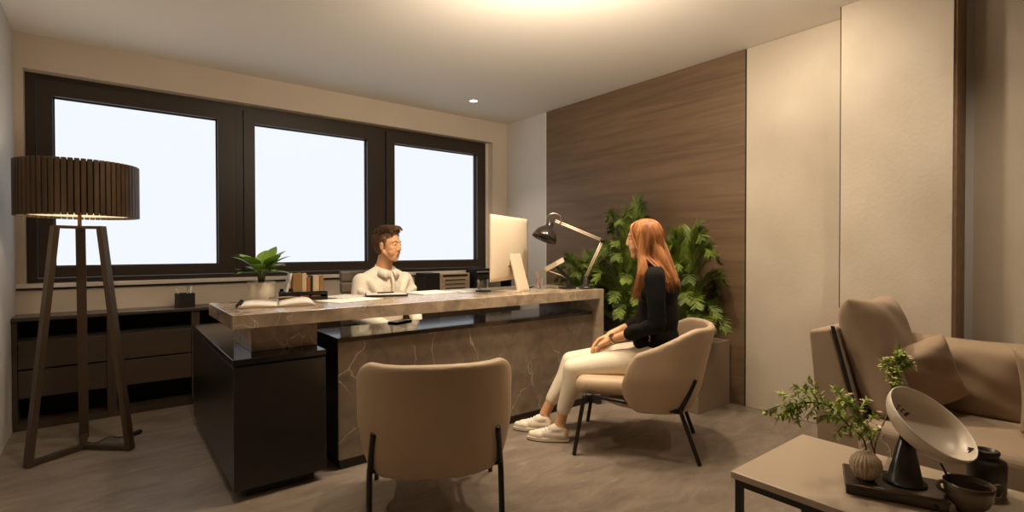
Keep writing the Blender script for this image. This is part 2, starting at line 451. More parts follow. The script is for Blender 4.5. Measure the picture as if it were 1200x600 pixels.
# recessed downlight in view
t = thing('ceiling_downlight', 'small round recessed downlight in the ceiling above the desk', 'ceiling light', (2.707, 4.007, ZC))
MB().lathe([(.036, -.003), (.046, -.003), (.046, .0), (.036, .0), (.036, -.003)], 32).obj('trim_ring', M['sill'], t)
MB().lathe([(0, -.0025), (.036, -.0025), (.036, 0)], 32).obj('lamp_lens', M['led'], t)

# ------------------------------------------------------------------ low cabinets along the window wall
UX = [XL+.002, .0, .478]
cab_lab = ['dark brown low cabinet in the corner behind the floor lamp', 'dark brown low cabinet between floor lamp and black desk pedestal',
           'dark brown low cabinet behind the left end of the stone desk']
W0 = .4765
def cabinet(x0, w, label, first=None):
    if first is not None: return dup(first, (x0, 4.29, 0), 0, label)
    t = thing('low_cabinet', label, 'cabinet', (x0, 4.29, 0), 0, 'low cabinets under the windows')
    d = .245; p = .024
    b = MB(); b.box(0, p, 0, d, 0, .67); b.box(w-p, w, 0, d, 0, .67); b.box(p, w-p, .0, d, 0, .04)
    b.obj('cabinet_body', M['cab'], t)
    b = MB(); b.box(p, w-p, d-.012, d, .04, .67); b.box(p, w-p, .02, d-.012, .548, .56); b.box(p, w-p, .02, d-.012, .186, .196)
    b.obj('cabinet_lining', M['cab_in'], t)
    for z0, z1 in ((.196, .367), (.373, .548)):
        MB().box(p+.003, w-p-.003, .0, .02, z0+.002, z1-.002, .002).obj('drawer', M['cab'], t)
    return t
c0 = None
xs = XL+.002; n = 0
for i in range(3):
    t = cabinet(xs+i*W0, W0-.001, cab_lab[i], c0)
    if c0 is None: c0 = t
tag(MB().box(XL+.001, 3.5, 4.275, YB-.001, .6702, .692, .002).obj('cabinet_worktop', M['cab_top']), 'long dark worktop over the low cabinets under the windows', 'worktop')
t = thing('low_cabinet', 'plain dark cabinet run behind the desk and the seated man', 'cabinet', (XL+.002+3*W0, 4.29, 0), 0, 'low cabinets under the windows')
MB().box(0, 3.495-(XL+.002+3*W0), 0, .245, 0, .67).obj('cabinet_body', M['cab'], t)
for i in range(5):
    MB().box(.02+i*.5, .02+i*.5+.47, -.012, -.0005, .2, .55, .002).obj('drawer', M['cab'], t)

# ------------------------------------------------------------------ desk
desk = thing('executive_desk', 'long brown marble desk on black pedestal and dark block, seated man behind it', 'desk', (1.6, 2.77, 0))
def DP(mb, name, m, parent=None):
    o = mb.obj(name, m, parent or desk)
    if parent is None or parent is desk: o.location = (-1.6, -2.77, 0)
    return o
DP(MB().prism([(.415, .760), (2.728, .760), (2.728, .058), (2.767, .058), (2.767, .823), (.415, .823)], 'y', 2.45, 3.10, .002, 1), 'tabletop', M['marble'])
DP(MB().box(2.73, 2.765, 2.47, 3.08, 0, .058), 'leg_plinth', M['black_matte'])
tag(DP(MB().box(.520, .822, 2.62, 3.04, .6265, .7595, .002), 'support_block', M['marble']), 'marble block between tabletop and pedestal')
ped = DP(MB().box(.42, .815, 2.47, 3.80, .052, .592, .003), 'pedestal', M['black_lacquer'])
MB().box(.435, .80, 2.49, 3.78, .592, .6005).obj('pedestal_groove', M['gap'], ped)
MB().box(.418, .817, 2.468, 3.802, .6005, .626, .002).obj('pedestal_top', M['black_gloss'], ped)
MB().box(.475, .775, 2.53, 3.72, 0, .052).obj('pedestal_plinth', M['black_matte'], ped)
lb = DP(MB().box(.893, 2.727, 2.545, 2.90, .052, .640, .002), 'lower_block', M['black_lacquer'])
MB().box(.893, 2.727, 2.525, 2.545, .052, .640, .001).obj('front_panel', M['marble_dark'], lb)
MB().box(.892, 2.727, 2.524, 2.902, .6405, .662, .001).obj('block_top', M['marble_black'], lb)
MB().box(.905, 2.70, 2.54, 2.88, 0, .052).obj('block_plinth', M['black_matte'], lb)

# ------------------------------------------------------------------ tub chairs
def chair_parts(t):
    mb = MB(); bm = mb.bm
    # wrap-around shell: grid over (around, up) then thickened by remesh
    nu, nv = 49, 14; A = R(112); rows = []
    for j in range(nv+1):
        v = j/nv; row = []
        for i in range(nu+1):
            u = -1+2*i/nu; th = u*A; au = abs(th)
            s = 1 if au < R(50) else 1-((au-R(50))/(A-R(50)))**1.25
            top = .47+.225*max(0, s)**.85
            e = max(0, (au-R(92))/(A-R(92)))
            top = top-.07*e**2.2
            bot = .245+.09*e**1.5
            z = bot+(top-bot)*v
            k = max(0, (z-.238)/.462)
            w = .235+.053*min(1, k*2.4)**.6
            back = max(0, math.cos(th))
            d = .215+.035*min(1, k*4)**.6+.105*k
            sx = math.copysign(abs(math.sin(th))**.72, th); cy = math.copysign(abs(math.cos(th))**.72, math.cos(th))
            dd = d if math.cos(th) > 0 else .215
            row.append(bm.verts.new((w*sx, -.03-dd*cy, z)))
        rows.append(row)
    for a, c in zip(rows, rows[1:]):
        for i in range(nu): bm.faces.new((a[i], a[i+1], c[i+1], c[i]))
    me = remesh(mb, .011, 0, solid=.042, name='shell')
    # union with bowl bottom
    mb = MB(); mb.bm.from_mesh(me); bpy.data.meshes.remove(me)
    mb.ell((0, -.03, .272), (.252, .258, .045), 32)
    me = remesh(mb, .010, 8, .5, name='shell')
    link('shell', me, M['leather'], t)
    mb = MB()
    mb.box(-.262, .262, -.22, .335, .325, .415, .04, 5)
    for v in mb.bm.verts:
        y = v.co.y
        k = max(0, (y-.05)/.285)
        v.co.x *= 1-.10*k*k
        if v.co.z > .37: v.co.z += .012*(1-(v.co.x/.262)**2)
        v.co.z -= .02*k*k*k
    link('seat_cushion', remesh(mb, .011, 6), M['leather'], t)
    mb = MB(); r = .0105
    for s in (-1, 1):
        mb.tube([(s*.245, .27, .317), (s*.247, -.215, .262)], r, 10)
    mb.cyl((-.245, .262, .317), (.245, .262, .317), r, 10); mb.cyl((-.246, -.2, .262), (.246, -.2, .262), r, 10)
    mb.obj('base_frame', M['steel_black'], t)
    for s in (-1, 1):
        MB().tube(arc([(s*.245, .24, .315), (s*.258, .268, .312), (s*.263, .283, .28), (s*.275, .33, 0)], 6), .0115, 10).obj('leg', M['steel_black'], t)
        MB().tube(arc([(s*.226, -.288, .432), (s*.236, -.258, .36), (s*.246, -.218, .275), (s*.248, -.220, .252), (s*.243, -.308, 0)], 6), .0115, 10).obj('leg', M['steel_black'], t)
ch1 = thing('tub_chair', 'beige leather tub chair on black legs that the woman sits on', 'chair', (2.372, 1.835, .004), math.atan2(.585, .811), 'beige tub chairs')
chair_parts(ch1)
ch2 = dup(ch1, (1.085, 1.90, .004), -R(28.8), 'empty beige leather tub chair seen from behind, in front of the desk')

# ------------------------------------------------------------------ sofa
sf = thing('sofa', 'tan upholstered sofa along the right wall with slanted end arm', 'sofa', (2.9, .1, 0))
def SP(mb, name, m, parent=None):
    o = mb.obj(name, m, parent or sf)
    if parent is None: o.location = (-2.9, -.1, 0)
    return o
SP(MB().box(2.46, 3.29, -1.0, .78, .07, .22, .012), 'sofa_base', M['sofa'])
SP(MB().box(2.455, 2.99, -.98, .785, .225, .385, .04, 5), 'seat_cushion', M['sofa'])
SP(MB().box(3.10, 3.29, -1.0, .80, .225, .60, .03, 4), 'backrest', M['sofa'])
arm = SP(MB().prism([(.991, .735), (.897, .755), (.757, .225), (.757, .07), (.950, .07), (.955, .40)], 'x', 2.50, 3.29, .014, 3), 'arm', M['sofa'])
af = MB(); af.prism([(.897, .764), (.887, .762), (.748, .22), (.757, .22)], 'x', 2.494, 2.512); af.obj('arm_dark_strip', M['gap'], arm)  # thin dark strip along the inner front edge of the arm
for yy in (.9, -.9):
    for xx in (2.52, 3.24): SP(MB().box(xx-.02, xx+.02, yy-.02, yy+.02, 0, .07), 'foot', M['steel_black'])
def cushion(w, h, d, puff=.9, seed=1, name='pillow', m=None):
    # plump cushion in XZ plane, thickness along y, centred at origin
    rnd = random.Random(seed); mb = MB(); n = 22; front = []; back = []
    ph = [rnd.uniform(0, 6) for _ in range(6)]
    for side, store in ((1, front), (-1, back)):
        for j in range(n+1):
            row = []
            for i in range(n+1):
                x = -1+2*i/n; z = -1+2*j/n
                t = max(0, (1-abs(x)**4))**.5*max(0, (1-abs(z)**4))**.5
                px = x*w/2*(1-.085*(1-abs(z)**1.7)*abs(x)**3); pz = z*h/2*(1-.085*(1-abs(x)**1.7)*abs(z)**3)
                edge = (1-min(1, t*1.2))
                wr = .006*math.sin(7*x+ph[0]+3*z)*math.sin(6*z+ph[1])*t+.010*edge*math.sin(22*x+ph[2])*abs(z)**4*(t>0)+.010*edge*math.sin(22*z+ph[3])*abs(x)**4*(t>0)
                row.append(mb.bm.verts.new((px, side*(d/2*t**puff)+wr*side, pz)))
            store.append(row)
        for j in range(n):
            for i in range(n):
                q = (store[j][i], store[j][i+1], store[j+1][i+1], store[j+1][i])
                f = mb.bm.faces.new(q if side < 0 else q[::-1]); f.smooth = True
    bmesh.ops.remove_doubles(mb.bm, verts=mb.bm.verts[:], dist=.0008)
    return mb
o = cushion(.52, .36, .21, .7, 3).obj('back_cushion', M['pillow'], sf); o.location = (3.0-2.9, .51-.1, .535); o.rotation_euler = (R(7), 0, R(-90)); subsurf(o)
o = cushion(.70, .36, .21, .7, 9).obj('back_cushion', M['pillow'], sf); o.location = (3.0-2.9, -.14-.1, .535); o.rotation_euler = (R(7), 0, R(-90)); subsurf(o)
def pillow(name, label, w, h, d, loc, rot, seed):
    o = cushion(w, h, d, .75, seed).obj(name, M['pillow'])
    o.location = loc; o.rotation_euler = rot; subsurf(o)
    return tag(o, label, 'pillow', 'loose pillows on the sofa')
pillow('throw_pillow', 'large tan square pillow leaning on the sofa end arm, tallest of the pillows', .52, .53, .20, (2.80, .788, .632), (R(-16), R(2), R(2)), 5)
pillow('throw_pillow', 'small tan square pillow between the large pillow and the sofa back', .31, .31, .13, (2.765, .645, .545), (R(12), R(-26), R(-52)), 8)
pillow('throw_pillow', 'tan pillow at the right edge of the photo on the sofa', .40, .36, .17, (2.775, .15, .57), (R(14), R(-4), R(-82)), 12)

# ------------------------------------------------------------------ coffee table
ct = thing('coffee_table', 'low taupe coffee table with thin black metal legs before the sofa', 'table', (1.80, .1, 0))
def CP(mb, name, m):
    o = mb.obj(name, m, ct); o.location = (-1.8, -.1, 0); return o
CP(MB().box(1.542, 2.066, -.62, .838, .378, .40, .003), 'tabletop', M['table_top'])
fr = MB()
for x in (1.552, 2.036): fr.box(x, x+.02, -.61, .828, .356, .378)
for y in (-.61, .808): fr.box(1.572, 2.036, y, y+.02, .356, .378)
CP(fr, 'table_frame', M['steel_black'])
for x in (1.552, 2.036):
    for y in (-.61, .808): CP(MB().box(x, x+.02, y, y+.02, 0, .356), 'leg', M['steel_black'])

# ------------------------------------------------------------------ tripod floor lamp
fl = thing('floor_lamp', 'tripod floor lamp with round dark slatted shade by the left wall', 'floor lamp', (-.12, 3.68, 0))
mb = MB(); n = 64; r = .262
for k in range(n):
    a = 2*PI*k/n; Mx = Matrix.Rotation(a, 4, 'Z') @ Matrix.Translation((r, 0, 0))
    mb.box(-.009, .006, -.0105, .0105, 1.283, 1.572, .002, 1, 0, Mx)
sh = mb.obj('lamp_shade', M['slat'], fl)
MB().lathe([(.2520, 1.295), (.2535, 1.295), (.2535, 1.563), (.2520, 1.563), (.2520, 1.295)], 64).obj('shade_backing', M['gap'], sh)
MB().lathe([(.2500, 1.297), (.2517, 1.297), (.2517, 1.561), (.2500, 1.561), (.2500, 1.297)], 64).obj('shade_lining', M['diffuser'], sh)
mb = MB()
for k in range(3):
    a = 2*PI*k/3; mb.cyl((0, 0, 1.31), (.25*math.cos(a), .25*math.sin(a), 1.31), .003, 6)
mb.lathe([(0, 1.235), (.009, 1.235), (.009, 1.34), (.018, 1.35), (.018, 1.40), (0, 1.40)], 16); mb.obj('stem', M['brass'], fl)
MB().ell((0, 0, 1.445), (.03, .03, .042), 20).obj('bulb', M['diffuser'], fl)
tops = [V((-.098, -.05, 1.228)), V((.092, -.06, 1.228)), V((.0, .10, 1.228))]
feet = [V((-.207, -.128, .016)), V((.208, -.162, .016)), V((.002, .236, .016))]
J = V((.003, .018, .016))
mb = MB()
for p in tops: mb.rectbar((0, 0, 1.228), p, .030, .016)
mb.obj('top_bracket', M['lamp_metal'], fl)
for p, q in zip(tops, feet):
    MB().rectbar(p+V((0, 0, .006)), q-V((0, 0, .012)), .044, .026, (p-V((0, 0, 1.228)))).obj('leg', M['lamp_metal'], fl)
mb = MB()
for q in feet: mb.rectbar(J, q, .034, .022)
mb.obj('floor_brace', M['lamp_metal'], fl)
mb = MB().tube(arc([(.012, .10, .01), (.06, .07, .006), (.12, .12, .012), (.17, .09, .006), (.235, .10, .01)], 8), .003, 6)
cable = mb.obj('power_cord', M['gasket'], fl)
MB().rc((.225, .085, .012), .011, (.262, .12, .012), .013).obj('foot_switch', M['gasket'], cable)

# ------------------------------------------------------------------ man's chair
oc = thing('office_chair', 'grey leather office chair with stitched back, the man sits on it', 'chair', (1.585, 3.56, 0), PI)
mb = MB(); mb.box(-.235, .235, -.24, .24, .36, .43, .03, 4); mb.obj('seat', M['grey_leather'], oc)
mb = MB()
for i in range(6):
    z0 = .46+i*.081; mb.box(-.232, .232, -.245, -.19, z0, z0+.079, .012, 3)
for v in mb.bm.verts: v.co.y += .30*(v.co.x)**2*2-.06*(v.co.z-.46)
mb.obj('backrest', M['grey_leather'], oc)
MB().box(-.03, .03, -.275, -.255, .34, .72, .006).obj('back_bracket', M['chrome'], oc)
MB().cyl((0, 0, .07), (0, 0, .36), .028, 16).obj('gas_lift', M['chrome'], oc)
for k in range(5):
    a = 2*PI*k/5+.3; c, s = math.cos(a), math.sin(a)
    g = MB().rectbar((0, 0, .085), (.28*c, .28*s, .065), .04, .025).obj('base_arm', M['chrome'], oc)
    MB().cyl((.28*c-.012*s, .28*s+.012*c, .027), (.28*c+.012*s, .28*s-.012*c, .027), .027, 16).obj('caster', M['gasket'], g)

# ------------------------------------------------------------------ things on the desk
ZT = .8235
def at(o, loc, rz=0): o.location = loc; o.rotation_euler = (0, 0, rz); return o

# computer
mo = thing('desktop_computer', 'champagne all-in-one computer seen from behind on its foot on the stone desk', 'computer', (2.14, 2.73, ZT), 0)
ang = math.atan2(2.85-2.565, 2.375-1.836)   # screen runs along this line
mo.rotation_euler = (0, 0, ang)
mb = MB(); w2, h0, h1 = .305, .077, .502
# shallow bulged back: grid, front flat (front faces +Y local = towards the man)
n = 16; bk = []; ft = []
for j in range(n+1):
    for i in range(n+1):
        u = -1+2*i/n; v = -1+2*j/n; x = u*w2; z = (h0+h1)/2+v*(h1-h0)/2
        t = (1-abs(u)**2.2)*(1-abs(v)**2.2)
        bk.append(mb.bm.verts.new((x, -.006-.034*t**.8, z))); ft.append(mb.bm.verts.new((x, .004, z)))
for j in range(n):
    for i in range(n):
        a = j*(n+1)+i
        for s, fl_ in ((bk, 0), (ft, 1)):
            q = (s[a], s[a+1], s[a+n+2], s[a+n+1]); f = mb.bm.faces.new(q if not fl_ else q[::-1]); f.smooth = not fl_
ring = [i for i in range(n+1)]+[(n+1)*j+n for j in range(1, n+1)]+[n*(n+1)+i for i in range(n-1, -1, -1)]+[(n+1)*j for j in range(n-1, 0, -1)]
for a, c in zip(ring, ring[1:]+ring[:1]): mb.bm.faces.new((bk[a], bk[c], ft[c], ft[a]))
mb.obj('casing', M['champagne'], mo)
MB().box(-w2+.008, w2-.008, .0042, .006, h0+.06, h1-.008).obj('screen', M['black_screen'], mo)
mb = MB(); pr = [(-.046, .29), (-.120, .012), (-.115, .0), (.06, 0), (.075, .004), (-.088, .012), (-.107, .02), (-.036, .285)]
mb.prism([(-.030, .285), (-.105, .016), (-.105, .0), (.075, 0), (.075, .005), (-.090, .008), (-.085, .020), (-.018, .285)], 'x', -.085, .085, .003, 2)
mb.obj('stand', M['champagne'], mo)
for x in (-.10, -.015):
    MB().lathe([(0, 0), (.007, 0), (.007, .003), (0, .003)], 16, Matrix.Translation((x, -.034, .17)) @ Matrix.Rotation(PI/2, 4, 'X')).obj('port', M['gap'], mo)

# desk lamp with black dome
dl = thing('desk_lamp', 'adjustable desk lamp with black dome shade and pale jointed arm on the desk', 'desk lamp', (2.69, 2.55, ZT))
o0 = V((2.69, 2.55, ZT)); W = lambda p: V(p)-o0
MB().lathe([(0, 0), (.050, 0), (.054, .004), (.052, .016), (.02, .022), (.016, .085), (0, .09)], 32).obj('lamp_base', M['lamp_black'], dl)
kn = W((2.712, 2.415, 1.166)); el0 = V((.0, .0, .085)); hd = W((2.45, 2.615, 1.304))
mb = MB()
def truss(mb, a, b_, g):
    s = (b_-a).normalized().cross(V((.62, .78, 0))).normalized()*g
    mb.cyl(a+s, b_+s, .0052, 8); mb.cyl(a-s, b_-s, .0052, 8)
truss(mb, el0, kn, .006); mb.obj('lower_arm', M['lamp_arm'], dl)
mb = MB(); truss(mb, kn, hd, .006); mb.obj('upper_arm', M['lamp_arm'], dl)
mb = MB(); mb.ell(kn, (.017, .017, .017), 16); mb.cyl(kn+V((-.02, -.025, 0)), kn+V((.02, .025, 0)), .009, 12); mb.obj('joint', M['lamp_black'], dl)
ax = V((-.26, .04, -.60)).normalized(); ax = V((-.36, .10, -.83)).normalized()
top = hd+V((-.035, .01, -.012)); q = ax.to_track_quat('Z', 'Y').to_matrix().to_4x4()
mb = MB(); mb.lathe([(.0, -.005), (.022, -.003), (.026, .012), (.026, .034), (.042, .045), (.068, .07), (.084, .105), (.088, .128), (.085, .128), (.080, .105), (.064, .075), (.03, .048), (0, .046)], 36, Matrix.Translation(top) @ q)
mb.obj('dome_shade', M['lamp_black'], dl)
mb = MB(); c_ = top+V((.02, -.012, .0)); mb.tube([c_+V((.052*math.cos(a)*.78, -.052*math.cos(a)*.62, .045*math.sin(a)+.018)) for a in [R(x) for x in range(-40, 175, 12)]], .0045, 8)
mb.obj('shade_bracket', M['chrome'], dl)

# little swivel stand
sw = thing('tablet_holder', 'small dark swivel holder with tilted bar head beside the desk lamp', 'holder', (2.578, 2.625, ZT), 0)
sw.scale = (1, 1, 1.1)
MB().box(-.056, .056, -.034, .034, 0, .014, .004).obj('base_plate', M['lamp_black'], sw)
mb = MB(); A_ = [V((.015, 0, .012)), V((.01, 0, .075)), V((-.075, .05, .155))]
mb.rectbar(A_[0], A_[1], .022, .022); mb.rectbar(A_[1]-V((0, 0, .01)), A_[2], .02, .02, (.62, .78, 0)); mb.obj('arm', M['lamp_black'], sw)
mb = MB(); mb.rectbar(V((-.150, .095, .117)), V((-.025, .015, .190)), .03, .016, (.62, .78, 0)); mb.tube([(-.12, .075, .118), (-.04, .03, .09), (.01, 0, .06)], .003, 6); mb.obj('bar_head', M['lamp_arm'], sw)

# glass with pencil and sprig
g = thing('pencil_glass', 'clear glass holding an orange pencil and green sprig near the computer', 'glass', (2.405, 2.725, ZT))
MB().lathe([(0, 0), (.026, 0), (.029, .075), (.0275, .075), (.0248, .006), (0, .006)], 28).obj('tumbler', M['glass'], g)
p_ = MB(); p_.cyl((.004, 0, .008), (-.028, .012, .125), .0042, 6); p_.tube([(-.028, .012, .125), (-.031, .013, .136)], [.0042, .0006], 6)
tag(p_.obj('pencil', M['orange']), 'orange pencil standing in the clear glass on the desk', 'pencil').location = (2.405, 2.725, ZT)
mb = MB(); pts = arc([(.008, -.006, .008), (.012, -.012, .07), (.020, -.026, .14)], 5); mb.tube(pts, .0018, 6)
for i in range(4, len(pts)):
    for s in (-1, 1): mb.leaf(pts[i], V((s*.6, -s*.5, .7)), V((0, 0, 1)), .022, .010)
tag(mb.obj('leafy_sprig', M['leaf_pale']), 'green sprig standing in the clear glass on the desk', 'sprig').location = (2.405, 2.725, ZT)

# tumbler on coaster
tag(MB().lathe([(0, 0), (.052, 0), (.054, .003), (.052, .006), (0, .006)], 32).obj('coaster', M['gasket']), 'black coaster under the short drinking glass', 'coaster').location = (1.985, 2.83, ZT)
tag(MB().lathe([(0, 0), (.034, 0), (.039, .072), (.037, .072), (.0325, .012), (0, .012)], 28).obj('drinking_glass', M['glass']), 'short clear drinking glass on black coaster by the computer', 'glass').location = (1.985, 2.83, ZT+.0062)
tag(MB().box(-.075, .075, -.036, .036, 0, .008, .003).obj('smartphone', M['black_screen']), 'dark smartphone lying on the desk right of the computer foot', 'phone')
at(bpy.data.objects['smartphone'], (2.47, 2.93, ZT), .7)

# open notebook
nb = thing('open_notebook', 'open spiral notebook with tan cover lying at the desk left end', 'notebook', (.68, 2.79, ZT), R(6))
nb.rotation_euler = (0, 0, R(-14))
def pages(x0, x1, hump, lift):
    mb = MB(); n = 10; rows = []
    for i in range(n+1):
        t = i/n; x = x0+(x1-x0)*t; z = .006+hump*math.sin(PI*(1-t)**.6*.95)+lift*t
        rows.append([(x, -.125, z), (x, .125, z)])
    vs = [p for r_ in rows for p in r_]+[(r_[k][0], r_[k][1], .005) for r_ in rows for k in (0, 1)]
    m = 2*(n+1); fs = []
    for i in range(n):
        a = 2*i; fs += [(a, a+1, a+3, a+2), (m+a, m+a+2, m+a+3, m+a+1), (a, a+2, m+a+2, m+a), (a+1, m+a+1, m+a+3, a+3)]
    fs += [(0, m, m+1, 1), (2*n, 2*n+1, m+2*n+1, m+2*n)]
    mb._add(vs, fs, 0, True); return mb
MB().box(-.175, .175, -.13, .13, 0, .005, .001).obj('cover', M['tan_cover'], nb)
pages(-.004, -.165, .010, .004).obj('page_block', M['paper'], nb); pages(.004, .165, .018, .003).obj('page_block', M['paper'], nb)
mb = MB()
for i in range(14):
    y = -.118+i*.018; mb.tube([(-.172+.010*math.cos(a), y, .0125+.010*math.sin(a)) for a in [R(30*k) for k in range(13)]], .0012, 5)
mb.obj('spiral_binding', M['gap'], nb)
mb = MB(); mb.cyl((-.06, .10, .024), (.05, .07, .028), .0045, 8); mb.tube([(.05, .07, .028), (.062, .067, .0285)], [.0045, .001], 8)
o = tag(mb.obj('pen', M['tan_cover']), 'tan pen lying across the open spiral notebook', 'pen'); at(o, (.70, 2.81, ZT+.001), R(-14))

# papers, tablet, folders
def sheet(name, label, cat, w, h, loc, rz, m, th=.003, group=None):
    o = MB().box(-w/2, w/2, -h/2, h/2, 0, th, th*.2, 1).obj(name, m); at(o, loc, rz); return tag(o, label, cat, group)
sheet('document', 'printed sheet lying right of the open notebook', 'paper', .21, .297, (1.06, 2.80, ZT), R(-72), M['paper'], .002, 'loose papers on the desk')
sheet('document', 'pale sheet lying between notebook and black tablet', 'paper', .20, .20, (1.098, 2.995, ZT+.0022), R(-68), M['paper_print'], .003, 'loose papers on the desk')
tb = thing('tablet', 'black framed tablet lying in front of the seated man', 'tablet', (1.335, 2.93, ZT+.0035), R(-22))
MB().box(-.125, .125, -.09, .09, 0, .008, .003).obj('tablet_body', M['gasket'], tb); MB().box(-.117, .117, -.082, .082, .0081, .0088).obj('screen', M['paper_print'], tb)
tag(MB().rc((-.05, .02, .013), .004, (.045, .04, .013), .004, 8).obj('pen', M['gap']), 'dark pen lying on the black framed tablet', 'pen'); at(bpy.data.objects['pen.001'], (1.335, 2.93, ZT+.0037), R(-22))
sheet('document', 'pale folder lying on the desk right of the tablet', 'paper', .23, .26, (1.64, 2.93, ZT), R(-84), M['paper'], .006, 'loose papers on the desk')
sheet('document', 'grey sheet lying left of the drinking glass coaster', 'paper', .20, .105, (1.855, 2.90, ZT), R(-88), M['paper_print'], .003, 'loose papers on the desk')
o = MB().box(-.072, .072, -.036, .036, 0, .009, .003).obj('smartphone', M['black_screen']); at(o, (1.395, 2.87, .6625), R(24)); tag(o, 'dark smartphone lying on the dark block under the desk slab', 'phone')

# white pot with leafy plant
pp = thing('plant_pot', 'white ribbed cylinder pot at the left end of the desk', 'pot', (.655, 3.028, ZT))
MB().lathe([(0, 0), (.066, 0), (.069, .004), (.069, .104), (.066, .108), (.061, .106), (.061, .085), (0, .085)], 96, None, 0, 48, .035).obj('ceramic_pot', M['white_pot'], pp)
MB().lathe([(0, .0955), (.0595, .0945), (.0595, .0855)], 24).obj('soil', M['soil'], pp)
lp = thing('leafy_plant', 'broad leaved green plant growing in the white ribbed pot', 'plant', (.655, 3.028, ZT+.096))
rnd = random.Random(4); lf = MB(); st = MB()
spec = [(200, .75, .195, .105), (20, .75, .20, .11), (-15, .45, .17, .10), (150, .35, .17, .085), (75, 1.15, .225, .105), (105, 1.0, .21, .10), (250, .2, .15, .08), (320, .25, .16, .075),
        (180, .12, .14, .065), (0, .15, .15, .065), (60, .5, .17, .09), (285, .55, .17, .09), (130, .6, .18, .09), (225, .9, .19, .09), (45, .95, .215, .1), (165, .8, .21, .1), (265, .75, .2, .1), (335, .8, .205, .1), (90, .5, .15, .085), (240, .45, .13, .08)]
for az, el, ht, lw in spec:
    a = R(az)-.67; d = V((math.cos(a), math.sin(a), 0)); p1 = d*.035+V((0, 0, ht*.42)); p0 = d*.010
    st.tube(arc([p0, p0*.6+p1*.4+V((0, 0, .02)), p1], 5), [.0042]*10+[.003], 6)
    ld = (d*math.cos(el)+V((0, 0, math.sin(el)))).normalized(); nn = V((0, 0, 1))*math.cos(el)-d*math.sin(el)
    lf.leaf(p1, ld, nn, .088+ht*.20, lw*.82, .22, .18, 8)
st.obj('stem', M['stem'], lp); lf.obj('foliage', M['leaf'], lp, False)

# black desk tray with upright books and tubes
tr = thing('desk_organizer', 'low black desk tray holding small upright gold books beside white pot', 'tray', (.865, 3.0, ZT), R(-6))
mb = MB(); mb.box(-.12, .12, -.06, .06, 0, .006); mb.box(-.12, -.114, -.06, .06, .006, .045); mb.box(.114, .12, -.06, .06, .006, .045); mb.box(-.114, .114, .054, .06, .006, .06)
mb.box(-.114, .114, -.06, -.054, .006, .016); mb.box(-.114, .114, -.06, -.054, .030, .038); mb.box(-.114, .114, -.053, .053, .040, .046)
mb.obj('tray_body', M['gasket'], tr)
mb = MB()
for x, c in ((-.06, 0), (.0, 1), (.06, 0)): mb.box(x-.024, x+.024, -.045, .03, .0065, .024, .002)
mb.obj('tray_cards', M['orange'], tr)
bx = -.040
bl = [('upright gold book, tallest and leftmost in the black tray', .046, .130, 'gold'), ('narrow cream book beside tallest gold one in black tray', .026, .128, 'cream_card'), ('short rust-brown book in the middle of the black tray', .020, .100, 'rust'),
      ('slim dark book right of the rust one in black tray', .012, .108, 'gap'), ('cream book second from right in the black tray', .034, .112, 'cream_card'), ('upright gold book, rightmost in the black tray', .026, .114, 'gold')]
for lab, w, h, m in bl:
    h *= .80
    t = thing('book', lab, 'book', tr.matrix_basis @ V((bx+w/2-.02, 0, .0465)), R(-6), 'small books in the black tray')
    MB().box(-w/2, -w/2+.002, -.04, .04, 0, h).obj('cover', M[m], t); MB().box(w/2-.003, w/2-.001, -.04, .04, 0, h).obj('cover', M[m], t)
    MB().box(-w/2+.002, w/2-.003, -.043, -.04, 0, h, .001, 1).obj('spine', M[m], t)
    MB().box(-w/2+.002, w/2-.003, -.0395, .036, .003, h-.003).obj('page_block', M['paper'], t); bx += w
t = thing('book', 'grey book leaning at the left end of the black tray', 'book', tr.matrix_basis @ V((-.094, -.005, .0475)), R(-6), 'small books in the black tray')
t.rotation_euler = (0, R(14), R(-6))
MB().box(-.007, .007, -.043, .036, 0, .105, .001, 1).obj('cover', M['paper_print'], t)

# ------------------------------------------------------------------ on the cabinet worktop
ZW = .6925
pc = thing('pen_cup', 'square black pen cup on the worktop behind the floor lamp', 'pen cup', (.438, 4.40, ZW), R(12))
mb = MB(); w = .05; h = .098; q = .004
mb.box(-w, w, -w, w, 0, q)
for a0, a1, b0, b1 in ((-w, -w+q, -w, w), (w-q, w, -w, w), (-w+q, w-q, -w, -w+q), (-w+q, w-q, w-q, w)): mb.box(a0, a1, b0, b1, q, h)
mb.obj('cup_body', M['black_matte'], pc)
for lab, p, q2, m in (('pale pen leaning left in the square black cup', (-.012, 0, .006), (-.052, .01, .135), 'lamp_arm'), ('grey pen standing in the middle of the square black cup', (.016, 0, .006), (.022, .01, .142), 'chrome'), ('pale pen leaning right in the square black cup', (.026, .012, .006), (.050, .018, .145), 'paper')):
    mb = MB(); mb.cyl(p, q2, .0042, 8); o = tag(mb.obj('pen', M[m]), lab, 'pen', 'pens in the square black cup'); at(o, pc.location, R(12))
lb2 = thing('letter_drawers', 'cream letter drawer box with dark side on worktop right of the man', 'drawer box', (2.66, 4.39, ZW))
tag(MB().box(-.30, -.155, -.10, .14, 0, .19, .003).obj('side_box', M['black_matte'], lb2), 'dark box end')
mb = MB(); mb.box(-.153, .20, -.08, .14, 0, .18, .003); mb.obj('casing', M['cream_card'], lb2)
MB().box(-.11, .17, -.084, -.0795, .148, .168).obj('slot', M['gap'], lb2)
for z in (.115, .075, .035):
    d = MB().box(-.12, .175, -.088, -.0802, z-.016, z+.016, .002).obj('drawer', M['cream_card'], lb2)
    MB().box(-.09, .14, -.0905, -.0882, z-.004, z+.006).obj('drawer_slot', M['gap'], d)
rk = thing('file_rack', 'open black file rack on the worktop half hidden behind the computer', 'rack', (3.15, 4.36, ZW))
mb = MB()
